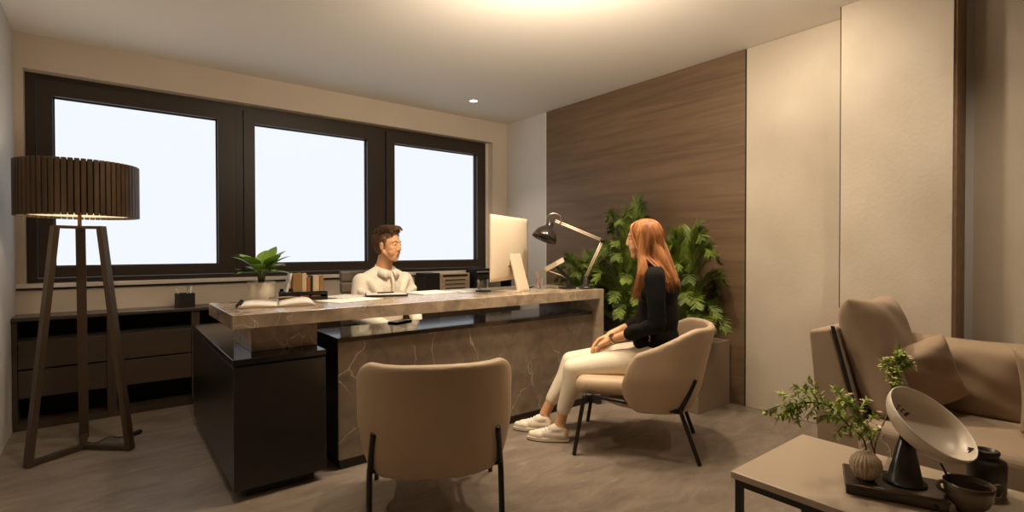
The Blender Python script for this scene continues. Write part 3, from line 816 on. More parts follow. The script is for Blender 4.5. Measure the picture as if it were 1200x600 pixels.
for x in (-.225, .225): mb.box(x-.012, x+.012, -.06, .10, 0, .215)
mb.box(-.213, .213, -.06, .10, .195, .215); mb.box(-.213, .213, -.06, .10, 0, .015); mb.box(-.213, .213, -.06, .10, .10, .11)
mb.obj('rack_frame', M['gasket'], rk)
o = MB().box(-.01, .01, -.05, .08, 0, .14, .002).obj('file_folder', M['paper_print']); o.location = (3.02, 4.36, ZW+.02); o.rotation_euler = (0, R(18), 0); tag(o, 'grey file folder leaning inside the open black rack', 'folder')
o.location = (2.985, 4.36, ZW+.0185); o.scale = (1, 1, .52)

# ------------------------------------------------------------------ on the coffee table
ZC2 = .4005
bk = thing('wooden_box', 'flat dark wooden box with metal edge under the dish lamp', 'box', (1.655, .555, ZC2))
d1 = V((.085, -.215, 0)).normalized(); bk.rotation_euler = (0, 0, math.atan2(d1.y, d1.x))
# local x along front edge (away from corner), local y towards the sofa
MB().box(.002, .232, .002, .150, .0, .034, .002).obj('box_body', M['book_dark'], bk)
mb = MB(); mb.box(0, .234, 0, .152, .027, .0305, .001, 1); mb.tube([(.0, -.003, .030), (.234, -.003, .030)], .0035, 8); mb.obj('metal_edge', M['lamp_metal'], bk)
mb = MB(); mb.lathe([(0, 0), (.005, 0), (.005, .003), (0, .003)], 14, Matrix.Translation((.205, .001, .013)) @ Matrix.Rotation(PI/2, 4, 'X')); mb.obj('clasp', M['gap'], bk)
bk.rotation_euler[2] = math.atan2(-.215, .085)
ZBX = ZC2+.0345
vs_ = thing('bud_vase', 'small round ribbed beige vase on the dark box', 'vase', (1.722, .525, ZBX))
prof = [(0, 0), (.018, 0), (.026, .008), (.037, .028), (.040, .042), (.036, .058), (.024, .072), (.011, .079), (.0105, .085), (.008, .085), (.008, .078), (0, .076)]
MB().lathe(prof, 132, None, 0, 22, .085).obj('vase_body', M['vase'], vs_)
gb = thing('glass_bottle', 'clear round shouldered glass bottle vase behind the ribbed vase', 'vase', (1.885, .548, ZC2))
MB().lathe([(0, 0), (.032, 0), (.038, .006), (.039, .075), (.033, .092), (.022, .102), (.021, .118), (.026, .122), (.024, .124), (.019, .118), (.020, .102), (.031, .090), (.0365, .075), (.0355, .008), (0, .005)], 40).obj('bottle', M['glass'], gb)

def branch(name, label, base, pts, seed, tw=.0022, n_side=9, L=.075, bl=10, spread=1.0, start=.35):
    rnd = random.Random(seed); t = thing(name, label, 'branch', base, 0, 'leafy branches in the vases')
    path = arc([V(p)-V(base) for p in pts], 8); st = MB(); lf = MB(); fb = MB()
    st.tube(path, [tw*(1-.6*i/len(path)) for i in range(len(path))], 6)
    N = len(path)
    def leaves(pp, dens):
        for i in range(1, len(pp)):
            d = (pp[i]-pp[i-1]).normalized()
            for k in range(dens):
                v = V((rnd.gauss(0, 1), rnd.gauss(0, 1), rnd.gauss(.2, 1))); v = (v-d*v.dot(d)).normalized()
                lf.leaf(pp[i], (d*.6+v).normalized(), V((0, 0, 1))+v*.3, rnd.uniform(.012, .025), rnd.uniform(.005, .009), .2, .3, 3)
    for k in range(n_side):
        i = int(N*(start+(1-start)*k/n_side)); i = min(N-2, i); d = (path[i+1]-path[i]).normalized()
        v = V((rnd.gauss(0, 1), rnd.gauss(0, 1), rnd.gauss(.1, .7))); v = (v-d*v.dot(d)).normalized()
        LL = L*rnd.uniform(.45, 1); e = path[i]+(d*.7+v*.8*spread).normalized()*LL
        pp = arc([path[i], path[i]*.5+e*.5+V((0, 0, LL*.08)), e-V((0, 0, LL*.1))], 5)
        st.tube(pp, [.0011]*len(pp), 5); leaves(pp, 3)
        if k < bl:
            for q in range(2):
                c = e+V((rnd.gauss(0, .006), rnd.gauss(0, .006), rnd.gauss(0, .005)))
                for m in range(5):
                    a = 2*PI*m/5; fb.leaf(c, V((math.cos(a), math.sin(a), .35)), V((0, 0, 1)), .0095, .0062, .1, .1, 2)
    leaves(path[int(N*start):], 3)
    st.obj('twig', M['twig'], t); lf.obj('leaves', M['leaf_pale'], t, False)
    if len(fb.bm.verts): fb.obj('blossom', M['blossom'], t, False)
    return t
vb = (1.722, .525, ZBX+.075)
branch('leafy_branch', 'leafy branch leaning left out of the ribbed vase', vb, [(1.722, .525, ZBX+.01), (1.72, .527, .54), (1.66, .552, .60), (1.625, .59, .65), (1.585, .64, .655), (1.57, .67, .625)], 11, .0028, 20, .085, 4)
gbp = (1.885, .548, ZC2+.1)
branch('leafy_branch', 'short leafy branch with pale blossom rising left from the glass bottle', gbp, [(1.895, .545, .415), (1.875, .55, .47), (1.83, .56, .55), (1.80, .585, .61), (1.745, .605, .635)], 23, .0028, 16, .07, 12)
branch('leafy_branch', 'tall flowering branch rising behind the white dish from the glass bottle', gbp, [(1.875, .552, .415), (1.89, .548, .50), (1.955, .535, .58), (2.02, .53, .66), (2.04, .535, .70), (2.05, .54, .745)], 31, .0028, 18, .06, 16, 1, .5)

# dish lamp
nd = V((-.125, -.632, .765)).normalized(); cd_ = V((1.872, .405, .600))
dlamp = thing('dish_lamp', 'table lamp with tilted white dish reflector on black cone base', 'lamp', (1.785, .448, ZBX))
o0 = V((1.785, .448, ZBX)); q = nd.to_track_quat('Z', 'Y').to_matrix().to_4x4(); MD = Matrix.Translation(cd_-o0) @ q
prof = []
Rd = .120; dep_ = .074; th_ = .003
inner = [(Rd*math.sin(a), -dep_*math.cos(a)) for a in [PI/2*i/14 for i in range(15)]]
outer = [((Rd+th_)*math.sin(a), -(dep_+th_)*math.cos(a)) for a in [PI/2*i/14 for i in range(15)]]
MB().lathe(inner+[(Rd+.0015, .002)]+outer[::-1], 64, MD).obj('dish_reflector', M['dish_white'], dlamp)
MB().tube([MD @ V(((Rd+.001)*math.cos(a), (Rd+.001)*math.sin(a), .001)) for a in [2*PI*k/64 for k in range(65)]], .0019, 6, 0, False).obj('rim', M['paper'], dlamp)
nb_ = cd_-nd*(dep_+.003)-o0
nk = nb_-nd*.022
mb = MB(); axv = (nk-V((0, 0, 0))).normalized()
ring = []
Lc = nk.length
def slant(r0, z0v, r1, c1, nn):
    # frustum between floor circle and neck circle
    vs = []; n = 36
    e1 = nn.cross(V((0, 0, 1))).normalized() if abs(nn.z) < .99 else V((1, 0, 0)); e2 = nn.cross(e1)
    A = [V((r0*math.cos(2*PI*k/n), r0*math.sin(2*PI*k/n), z0v)) for k in range(n)]
    B = []
    for k in range(n):
        d = A[k].normalized(); d = V((d.x, d.y, 0)); d2 = (d-nn*d.dot(nn)).normalized(); B.append(c1+d2*r1)
    vs = A+B; fs = [(k, (k+1) % n, n+(k+1) % n, n+k) for k in range(n)]+[tuple(range(n))[::-1], tuple(range(n, 2*n))]
    return vs, fs
nn = (nd*.8+V((0, 0, .5))).normalized()
vs, fs = slant(.043, .004, .0235, nk, nd); mb._add(vs, fs, 0, False); c_ = mb.obj('cone_base', M['black_lacquer'], dlamp); smooth_angle(c_, 50)
MB().lathe([(0, 0), (.052, 0), (.052, .004), (0, .004)], 40).obj('foot_plate', M['black_lacquer'], dlamp)
mb = MB(); mb.cyl(nk-nd*.004, nb_+nd*.001, .021, 24, 0, .019); mb.obj('neck', M['black_matte'], dlamp)
# small written mark inside the dish, a fine ring line and the switch clip at its lower rim
def dpt(a, t, lift=.0012):
    aa = PI/2*t; return MD @ V((Rd*math.sin(aa)*math.cos(a), Rd*math.sin(aa)*math.sin(a), -dep_*math.cos(aa)+lift))
q3 = q.to_3x3().inverted(); e1 = V((-.72, .57, 0)); e1 = (e1-nd*e1.dot(nd)).normalized()
ql = q3 @ e1; a_left = math.atan2(ql.y, ql.x); qm_ = q3 @ (-(nd.cross(e1))); a_mark = math.atan2(qm_.y, qm_.x)
sgn = 1 if abs(math.sin(a_left-a_mark-PI/2)) < .5 else -1
mk = MB()
def glyph(points, k):
    pts = []
    for px, py in points:
        gx, gy = k*4.6+px*2.0, py*3.0
        dx = gx*.74+gy*.67; dy = -gx*.67+gy*.74
        pts.append(dpt(a_mark-R(3*dx), .45+dy/60, .001))
    mk.tube(arc(pts, 5), .0013, 5)
Sg = [(.5, .8), (-.1, 1), (-.5, .6), (0, .1), (.45, -.4), (.05, -.95), (-.5, -.75)]
Eg = [(.45, .8), (-.35, .6), (-.2, .05), (.2, .0), (-.2, -.05), (-.4, -.6), (.45, -.85)]
Bg = [(-.4, -1), (-.4, 1), (.3, .75), (.25, .2), (-.35, 0), (.45, -.3), (.3, -.9), (-.4, -1)]
glyph(Sg, -1); glyph(Eg, 0); glyph(Bg, 1)
mk.obj('printed_mark', M['gap'], dlamp)
MB().tube([dpt(a_mark+R(60-x*5), .62, .0006) for x in range(0, 20)], .0006, 5).obj('ring_line', M['paper'], dlamp)
a_clip = a_left+PI-.55
mb = MB()
for k in range(4): mb.tube([dpt(a_clip, .93), dpt(a_clip+.06*(k-1.5), .80+.02*(k % 2))], .0018, 5)
mb.obj('rim_clip', M['gasket'], dlamp)

# bowl, spoon, canister
bw = thing('handled_bowl', 'brown glazed cup bowl with looped handle at the table front', 'bowl', (1.800, .312, ZC2))
bw.scale = (.88, .88, .88)
MB().lathe([(0, .006), (.024, .004), (.026, 0), (.030, 0), (.030, .008), (.048, .026), (.058, .048), (.060, .068), (.0615, .088), (.0595, .088), (.0575, .068), (.055, .048), (.044, .028), (.02, .015), (0, .014)], 56).obj('bowl_body', M['bowl'], bw)
hdv = V((.62, -.78, 0)).normalized()
MB().tube(arc([hdv*.059+V((0, 0, .078)), hdv*.080+V((0, 0, .085)), hdv*.092+V((0, 0, .066)), hdv*.080+V((0, 0, .046)), hdv*.058+V((0, 0, .05))], 6), .0055, 10).obj('handle', M['bowl'], bw)
MB().tube(arc([-hdv*.059+V((0, 0, .080)), -hdv*.075+V((0, 0, .084)), -hdv*.080+V((0, 0, .068)), -hdv*.066+V((0, 0, .056)), -hdv*.058+V((0, 0, .058))], 6), .0055, 10).obj('handle', M['bowl'], bw)
sp = MB(); sp.tube([(1.80, .328, .432), (1.797, .357, .483), (1.806, .372, .508)], .0028, 8); sp.ell((1.80, .320, .428), (.010, .014, .005), 14)
o = tag(sp.obj('spoon', M['gasket']), 'thin dark spoon standing in the brown glazed bowl', 'spoon')
cn = thing('ceramic_canister', 'dark ceramic canister with short neck behind the brown bowl', 'jar', (1.968, .303, ZC2))
MB().lathe([(0, 0), (.040, 0), (.043, .004), (.045, .092), (.042, .100), (.028, .104), (.026, .112), (.029, .118), (.029, .126), (.022, .128), (.022, .118), (0, .115)], 44).obj('jar_body', M['canister'], cn)

# ------------------------------------------------------------------ people
def head(mb, c, yaw=0, tilt=0, s=1.0, fem=False, neck=None):
    """head facing +Y about centre c (mid-height); returns the matrix of the head"""
    M_ = Matrix.Translation(V(c)) @ Matrix.Rotation(yaw, 4, 'Z') @ Matrix.Rotation(tilt, 4, 'X') @ Matrix.Scale(s, 4)
    P = lambda *p: M_ @ V(p)
    q = (Matrix.Rotation(yaw, 3, 'Z') @ Matrix.Rotation(tilt, 3, 'X')).to_euler()
    E_ = lambda p, r, n=20: mb.ell(P(*p), tuple(x*s for x in r), n, None, 0, q)
    RC = lambda p0, r0, p1, r1, n=10: mb.rc(P(*p0), r0*s, P(*p1), r1*s, n)
    E_((0, -.012, .028), (.074, .094, .086), 28)
    E_((0, .028, -.012), (.060, .062, .088), 24)
    j = .9 if fem else 1.0
    E_((0, .034, -.062), (.050*j, .044, .040), 20)
    E_((0, .059, -.097), (.023*j, .019, .018), 16)
    RC((-.020*j, .060, -.078), .017, (.020*j, .060, -.078), .017)
    E_((0, .050, -.050), (.045*j, .036, .040), 18)
    for k in (-1, 1):
        RC((k*.055*j, -.005, -.045), .016, (k*.020*j, .052, -.094), .018)      # jaw line
        E_((k*.038, .053, -.018), (.021, .020, .022), 14)                      # cheek
        E_((k*.034, .046, -.046), (.026, .030, .034), 14)
        E_((k*.0085, .0925, -.029), (.0075, .0095, .0065), 10)                 # nostril
        RC((k*.010, .081, .0305), .008, (k*.046, .064, .029), .008)            # brow
        E_((k*.031, .0695, .010), (.0145, .010, .0085), 12)                    # eyelid
        E_((k*.075, -.010, -.004), (.008, .018, .031), 12)                     # ear
        E_((k*.074, -.004, -.030), (.007, .009, .010), 10)
    RC((0, .084, .022), .0068, (0, .099 if not fem else .096, -.018), .0092)
    E_((0, .099 if not fem else .096, -.0225), (.0098, .0085, .0078), 12)
    RC((-.016, .0775, -.053), .0062, (.016, .0775, -.053), .0062)
    RC((-.006, .0815, -.0515), .006, (.006, .0815, -.0515), .006)
    RC((-.012, .0775, -.0635), .0066, (.012, .0775, -.0635), .0066)
    return M_, q

def face_parts(body, M_, q, s=1.0, brow='brown_hair'):
    for k in (-1, 1):
        e = MB().ell((0, 0, 0), (.0115*s, .0085*s, .0068*s), 14).obj('eye', M['eye_white'], body)
        e.location = M_ @ V((k*.031, .0733, .0095)); e.rotation_euler = q
        i = MB().ell((0, .0062*s, 0), (.0064*s, .003*s, .0066*s), 12).obj('iris', M['iris'], e)
        pts = [M_ @ V(p) for p in ((k*.013, .0865, .029), (k*.03, .0825, .0345), (k*.047, .069, .030))]
        MB().tube(arc(pts, 4), [.0022*s]*4+[.0036*s]*4+[.0016*s], 6, 0, True, .6).obj('eyebrow', M[brow], body)

def paint_lips(me, M_, s):
    inv = M_.inverted(); me.materials.append(M['skin']); me.materials.append(M['lips'])
    for p in me.polygons:
        c = inv @ p.center
        if c.y > .072 and -.071 < c.z < -.046 and abs(c.x) < .0205 and ((c.x/.0205)**2+((c.z+.0583)/.0105)**2) < 1: p.material_index = 1

def hand(mb, w, d, n, side, curl=.5, L=1.0, spread=.0):
    """w wrist, d direction of the fingers, n back-of-hand normal, side=+1 when the thumb lies along cross(d,n)"""
    w = V(w); d = V(d).normalized(); n = V(n); n = (n-d*n.dot(d)).normalized(); lat = d.cross(n)*side
    kn = [(.030, .086, .0088, (.040, .026, .020)), (.010, .090, .0092, (.045, .030, .022)), (-.010, .087, .0088, (.041, .028, .021)), (-.029, .078, .0078, (.032, .021, .018))]
    for off, l, r, segs in kn:
        k = w+d*l*L+lat*off*L
        mb.rc(w+lat*off*.55*L+d*.008, .0145*L, k, .0115*L, 10)
        p = k; a = 0.12; dd = d+lat*off*spread*8
        for i, sg in enumerate(segs):
            a += curl*(.9, 1.0, .7)[i]
            v = (dd.normalized()*math.cos(a)-n*math.sin(a)); p2 = p+v*sg*L
            mb.rc(p, r*(1-.08*i)*L, p2, r*(.93-.1*i)*L, 10); p = p2
    mb.rc(w+d*.03*L-n*.004, .018*L, w+d*.07*L-n*.004, .016*L, 10)
    b = w+d*.022*L+lat*.026*L-n*.004; v = (d*.65+lat*.72-n*.25).normalized()
    p1 = b+v*.042*L; v2 = (d*.9+lat*.30-n*.30).normalized(); p2 = p1+v2*.032*L; p3 = p2+(d*.95+lat*.05-n*.35).normalized()*.024*L
    mb.rc(w+lat*.012*L, .014*L, b, .0145*L, 10); mb.rc(b, .0142*L, p1, .0112*L, 10); mb.rc(p1, .0108*L, p2, .0098*L, 10); mb.rc(p2, .0096*L, p3, .0078*L, 10)

def strands(mb, n, root, path, r, rnd, seg=7, mi=0):
    for _ in range(n):
        a = root(rnd)
        if a is None: continue
        pts = path(a, rnd)
        m = len(pts); rr = r*rnd.uniform(.7, 1.25)
        mb.tube(pts, [rr*(.75 if i == 0 else 1)*(1-.8*(i/(m-1))**3) for i in range(m)], 5)

# ---- the seated woman (local frame: +Y forward, -X her left)
TH = math.atan2(.585, .811)
wb = MB(); HC = (0.0, -.020, 1.160)
MH, qh = head(wb, HC, R(-4), R(-3), .93, True)
wb.rc((0, -.045, 1.095), .043, (0, -.082, .985), .050)
wb.rc((0, -.085, .98), .060, (0, -.10, .90), .085, 18)
wb.ell((0, -.105, .86), (.125, .075, .12), 22); wb.ell((0, -.11, .70), (.105, .07, .14), 22); wb.ell((0, -.07, .525), (.145, .10, .095), 22)
for k in (-1, 1):
    wb.rc((k*.04, -.085, .980), .040, (k*.135, -.088, .945), .036)
SLh, SRh = V((-.168, -.085, .960)), V((.168, -.085, .960))
ELh, ERh = V((-.205, -.100, .705)), V((.205, -.095, .71))
WLh, WRh = V((-.095, .150, .598)), V((.072, .170, .600))
for S_, E2, W2 in ((SLh, ELh, WLh), (SRh, ERh, WRh)):
    wb.rc(S_*.88+E2*.12+V((0, 0, -.01)), .036, S_*.5+E2*.5, .036); wb.rc(S_*.5+E2*.5, .038, E2, .032); wb.rc(E2, .032, E2*.6+W2*.4, .032); wb.rc(E2*.6+W2*.4, .032, W2, .0215)
hand(wb, WLh, (.40, .80, -.42), (-.15, .40, .9), 1, .32, .90)
hand(wb, WRh, (-.35, .82, -.36), (.15, .35, .9), -1, .32, .90)
KL, KR = V((-.105, .362, .425)), V((.085, .405, .425))
AL, AR = V((-.100, .437, .105)), V((.045, .560, .105))
for k, K_, A_ in ((-1, KL, AL), (1, KR, AR)):
    Hh = V((k*.085, -.04, .485)); wb.rc(Hh, .070, K_, .044, 18); wb.rc(K_, .044, K_*.65+A_*.35, .037); wb.rc(K_*.65+A_*.35, .037, A_, .030); wb.rc(A_, .031, A_+V((0, .0, -.02)), .033)
    wb.rc(A_+V((0, -.02, -.055)), .030, A_+V((0, .14, -.075)), .026)
me = remesh(wb, .0044, 4, .4, 'person'); paint_lips(me, MH, .93)
woman = bpy.data.objects.new('person', me); COL.objects.link(woman)
woman.location = (2.372, 1.835, 0); woman.rotation_euler = (0, 0, TH)
tag(woman, 'woman with long ginger hair in black jacket and white trousers, sitting in tub chair', 'person')
face_parts(woman, MH, qh, .93, 'ginger')

# trousers
tb_ = MB()
tb_.ell((0, -.075, .52), (.162, .122, .105), 24); tb_.rc((-.08, -.06, .505), .092, (.08, -.06, .505), .092, 18)
for k, K_, A_ in ((-1, KL, AL), (1, KR, AR)):
    Hh = V((k*.088, -.05, .490)); tb_.rc(Hh, .086, Hh*.5+K_*.5+V((0, 0, .006)), .073, 20); tb_.rc(Hh*.5+K_*.5+V((0, 0, .006)), .073, K_, .058, 20)
    d = (A_-K_).normalized(); hem = A_-d*(.085 if k < 0 else .10)
    tb_.rc(K_, .058, K_*.62+hem*.38+V((0, -.012, 0)), .055, 18); tb_.rc(K_*.62+hem*.38+V((0, -.012, 0)), .055, hem, .040, 18)
    for z in (.0, .02): tb_.rc(K_+V((-.03, -.045+z*.3, .012+z)), .012, K_+V((.03, -.045+z*.3, .005+z)), .012)
link('trousers', remesh(tb_, .006, 4, .5, 'trousers'), M['trousers'], woman)

# jacket
jb = MB()
jb.rc((0, -.09, .972), .068, (0, -.11, .88), .110, 20)
jb.ell((0, -.112, .865), (.150, .098, .135), 26); jb.ell((0, -.115, .73), (.140, .100, .170), 26); jb.ell((0, -.10, .61), (.158, .118, .105), 26); jb.rc((0, -.10, .86), .10, (0, -.09, .60), .118, 20)
jb.rc((-.10, -.055, .86), .055, (.10, -.055, .86), .055)
jb.rc((-.09, -.02, .60), .055, (.09, -.02, .60), .055)
for k, S_, E2, W2 in ((-1, SLh, ELh, WLh), (1, SRh, ERh, WRh)):
    jb.rc((k*.03, -.088, .985), .052, S_+V((-k*.012, 0, -.012)), .056, 18)
    mid = S_*.5+E2*.5
    jb.rc(S_+V((-k*.012, 0, -.012)), .056, mid, .050, 18); jb.rc(mid, .050, E2, .043, 18); cuff = E2*.42+W2*.58
    jb.rc(E2, .043, cuff, .034, 18)
    cd0 = (W2-E2).normalized(); jb.rc(cuff-cd0*.012, .0375, cuff, .0375, 18)
    for t in (.2, .42, .5): p = E2*(1-t)+W2*t; jb.rc(p-V((.016, 0, -.012)), .029, p+V((.016, .010, .014)), .029)
    for t in (.45, .62, .78, .92): p = S_*(1-t)+E2*t; jb.rc(p+V((k*.006, -.022, 0)), .028, p+V((k*.004, .022, .020)), .029)
jb.tube([(.055*math.cos(a), -.07+.058*math.sin(a), 1.012+.012*math.cos(a*1)) for a in [2*PI*k/24 for k in range(25)]], .016, 8)
jk = link('jacket', remesh(jb, .006, 9, .5, 'jacket'), M['jacket'], woman)
for k in (-1,):
    z = MB(); z.tube([(k*.150, -.055, .69), (k*.156, -.060, .625)], .0035, 6); z.ell((k*.158, -.058, .618), (.004, .004, .010), 10); z.obj('zip', M['chrome'], jk)
# watch and bracelet on her left wrist
dW = (WLh-ELh).normalized(); wq = dW.to_track_quat('Z', 'Y').to_matrix().to_4x4(); Mw = Matrix.Translation(WLh-dW*.018) @ wq
wt = MB().tube([Mw @ V((.0268*math.cos(a), .0268*math.sin(a), 0)) for a in [2*PI*k/28 for k in range(29)]], .0048, 8, 0, False).obj('watch', M['chrome'], woman)
nW = (V((-.5, -.1, .85))-dW*V((-.5, -.1, .85)).dot(dW)).normalized()
MB().lathe([(0, 0), (.0135, 0), (.0145, .004), (.012, .006), (0, .006)], 20, Matrix.Translation(WLh-dW*.018+nW*.0255) @ nW.to_track_quat('Z', 'Y').to_matrix().to_4x4()).obj('watch_case', M['lamp_metal'], wt)

# shoes
def shoe(A_, yaw, lift, mirror):
    # sole sits at z=lift; heel under the ankle, toe forward
    L_ = .245; up = MB(); hx = A_.x; hy = A_.y-.048
    Mx = Matrix.Translation((hx, hy, lift)) @ Matrix.Rotation(yaw, 4, 'Z')
    P = lambda x, y, z: Mx @ V((x, y, z))
    up.rc(P(0, .034, .045), .030, P(0, .046, .078), .030, 16); up.rc(P(0, .034, .043), .032, P(0, .12, .040), .032, 16); up.rc(P(0, .095, .052), .030, P(0, .185, .032), .027, 16); up.rc(P(-.010, .165, .031), .027, P(.006, .214, .028), .022, 16)
    up.rc(P(0, .048, .076), .032, P(0, .085, .068), .030, 16)
    m = remesh(up, .005, 4, .5, 'shoe')
    o = link('shoe', m, M['shoe'], woman)
    outline = []
    for k in range(40):
        a = 2*PI*k/40; y = .118+.124*math.sin(a); t = (y-.0)/.245
        wd = .0305+.0085*math.sin(PI*min(1, max(0, (t-.25)/.75)))-.004*math.exp(-((t-.4)/.12)**2)
        outline.append((wd*math.copysign(abs(math.cos(a))**.75, math.cos(a)), y))
    sl = MB(); sl.prism(outline, 'z', .005, .021, .004, 2, 0, Mx); sl.obj('sole', M['sole'], o)
    sl = MB(); sl.prism([(x*.97, y) for x, y in outline], 'z', 0, .005, 0, 1, 0, Mx); sl.obj('outsole', M['sole_dark'], o)
    lc = MB()
    for i in range(5):
        y = .092+i*.018; z = .0895-i*.0072
        lc.tube([P(-.022, y, z-.010), P(-.01, y+.004, z), P(.01, y+.004, z), P(.022, y, z-.010)], .0026, 6)
    lc.obj('laces', M['paper'], o)
shoe(AL, R(4), .001, 1); shoe(AR+V((0, 0, 0)), R(7), .001, 1)

# hair: base form plus strands
hb = MB(); s = .93
HP = lambda x, y, z: MH @ V((x, y, z))
hb.ell(HP(0, -.020, .038), (.078, .093, .082), 28)
hb.ell(HP(0, -.045, -.01), (.076, .066, .09), 24)
for k in (-1, 1):
    hb.rc(HP(k*.070, -.005, .02), .022, HP(k*.078, .004, -.10), .026); hb.rc(HP(k*.078, .004, -.10), .026, (k*.105, -.03, .97), .030)
    hb.rc((k*.105, -.03, .97), .024, (k*.105, .020, .86), .009)
hb.rc(HP(0, -.062, .0), .055, (0, -.140, 1.03), .044); hb.rc((0, -.140, 1.03), .044, (0, -.200, .905), .026)
hb.rc(HP(-.04, -.05, -.02), .045, (-.05, -.125, 1.03), .036); hb.rc(HP(.04, -.05, -.02), .045, (.05, -.125, 1.03), .036); hb.rc((-.05, -.125, 1.03), .036, (-.055, -.188, .925), .022); hb.rc((.05, -.125, 1.03), .036, (.055, -.188, .925), .022)
hair = link('hair', remesh(hb, .006, 5, .5, 'hair'), M['ginger'], woman)
rnd = random.Random(21)
def wroot(rnd):
    # (side, azimuth fraction): along the parting, 0 = forehead, 1 = back of the head
    return (rnd.choice((-1, -1, -1, 1, 1)), rnd.random())
def wpath(a, rnd):
    k, t = a; j = rnd.uniform(.94, 1.10); az = t  # 0 front .. 1 back
    y0 = .062-.135*t; top = HP(k*.006, y0, .038+.086*math.sqrt(max(.05, 1-((y0+.02)/.098)**2)))
    ang = R(12)+az*R(150)           # direction around the head from front (0) to back (180)
    sx, sy = math.sin(ang), math.cos(ang)
    def hp(r, z): return HP(k*sx*.083*r*j, -.022+sy*.096*r*j, z)
    p1 = hp(.74, .092); p2 = hp(1.0, .035); p3 = hp(1.03, -.03)
    if sy > .55: p2 = HP(k*.073*j, .058, .03); p3 = HP(k*.080*j, .040, -.03); p1 = HP(k*.052*j, .058, .085)
    if az < .45:
        e = V((k*(.085+.05*rnd.random()), -.01+.055*rnd.random()-.05*az, .815+.075*rnd.random()))
        p4 = HP(k*(.086*j), .022-.06*az, -.10); p5 = V((k*(.108+.02*rnd.random())*j, -.012-.07*az+.02*rnd.random(), .965))
    else:
        u = (az-.45)/.55
        e = V((k*(.150*(1-u)+.02)*rnd.uniform(.8, 1.1), -.135-.078*u-.02*rnd.random(), .865+.06*rnd.random()))
        p4 = hp(1.0, -.10); p5 = V((k*(.125*(1-u)+.018)*j, -.11-.075*u, .985))
    pts = arc([top, p1, p2, p3, p4, p5, e], 4); w = rnd.uniform(0, 6); am = rnd.uniform(.001, .004)
    return [p+V((math.sin(w+i*.5)*am, math.cos(w+i*.4)*am, 0)) for i, p in enumerate(pts)]
st = MB(); strands(st, 620, wroot, wpath, .0031, rnd); st.obj('hair_strands', M['ginger'], hair)

# ---- the seated man behind the desk (local frame: +Y forward)
mx, my, mth = 1.585, 3.50, PI+R(10)
mbm = MB(); HM = (0.0, .045, 1.135); yawm = R(22)
MM, qm = head(mbm, HM, yawm, R(-3), 1.0)
mbm.rc((0, .015, 1.07), .054, (0, -.02, .955), .060)
mbm.rc((0, -.022, .925), .062, (0, -.03, .85), .10, 18); mbm.ell((0, -.03, .82), (.165, .10, .14), 22); mbm.ell((0, -.03, .64), (.145, .095, .18), 22); mbm.ell((0, -.02, .50), (.165, .12, .09), 22)
SL_, SR_ = V((-.183, -.02, .875)), V((.183, -.02, .875)); EL_, ER_ = V((-.238, .03, .645)), V((.238, .03, .645)); WL_, WR_ = V((-.11, .24, .575)), V((.11, .24, .575))
for S_, E2, W2, k in ((SL_, EL_, WL_, -1), (SR_, ER_, WR_, 1)):
    mbm.rc((k*.04, -.022, .915), .045, S_+V((-k*.015, 0, -.02)), .042); mbm.rc(S_+V((-k*.01, 0, -.02)), .042, E2, .038); mbm.rc(E2, .04, W2, .027)
    hand(mbm, W2, (-k*.30, .85, -.30), (k*.2, .3, .9), -k, .35, 1.0)
    Hh = V((k*.10, 0, .485)); K_ = V((k*.12, .40, .47)); A_ = V((k*.12, .37, .09))
    mbm.rc(Hh, .08, K_, .055, 18); mbm.rc(K_, .055, A_, .036, 16); mbm.rc(A_+V((0, -.02, -.05)), .036, A_+V((0, .15, -.058)), .030)
me = remesh(mbm, .0044, 5, .4, 'person'); paint_lips(me, MM, 1.0)
man = bpy.data.objects.new('person', me); COL.objects.link(man); man.location = (mx, my, 0); man.rotation_euler = (0, 0, mth)
tag(man, 'man with short brown hair in cream shirt, sitting behind the stone desk', 'person')
face_parts(man, MM, qm, 1.0)
sb = MB()
sb.rc((0, -.026, .915), .080, (0, -.03, .85), .120, 20); sb.ell((0, -.03, .815), (.182, .118, .145), 26); sb.ell((0, -.025, .65), (.162, .112, .19), 26); sb.ell((0, -.02, .50), (.172, .13, .07), 22)
for S_, E2, W2, k in ((SL_, EL_, WL_, -1), (SR_, ER_, WR_, 1)):
    sb.rc((k*.04, -.02, .930), .060, S_+V((0, 0, -.01)), .060, 18); m_ = S_*.5+E2*.5+V((k*.006, 0, 0))
    sb.rc(S_, .064, m_, .060, 18); sb.rc(m_, .060, E2, .054, 18); sb.rc(E2, .054, E2*.35+W2*.65, .042, 18); sb.rc(E2*.35+W2*.65, .042, E2*.2+W2*.8, .037)
    for t in (.35, .6, .8): p = S_*(1-t)+E2*t; sb.rc(p+V((-k*.03, .035, -.01)), .030, p+V((k*.02, .04, .018)), .030)
    sb.rc((k*.10, .055, .80), .035, (k*.16, .03, .88), .03)
sh_ = link('shirt', remesh(sb, .006, 4, .5, 'shirt'), M['shirt'], man)
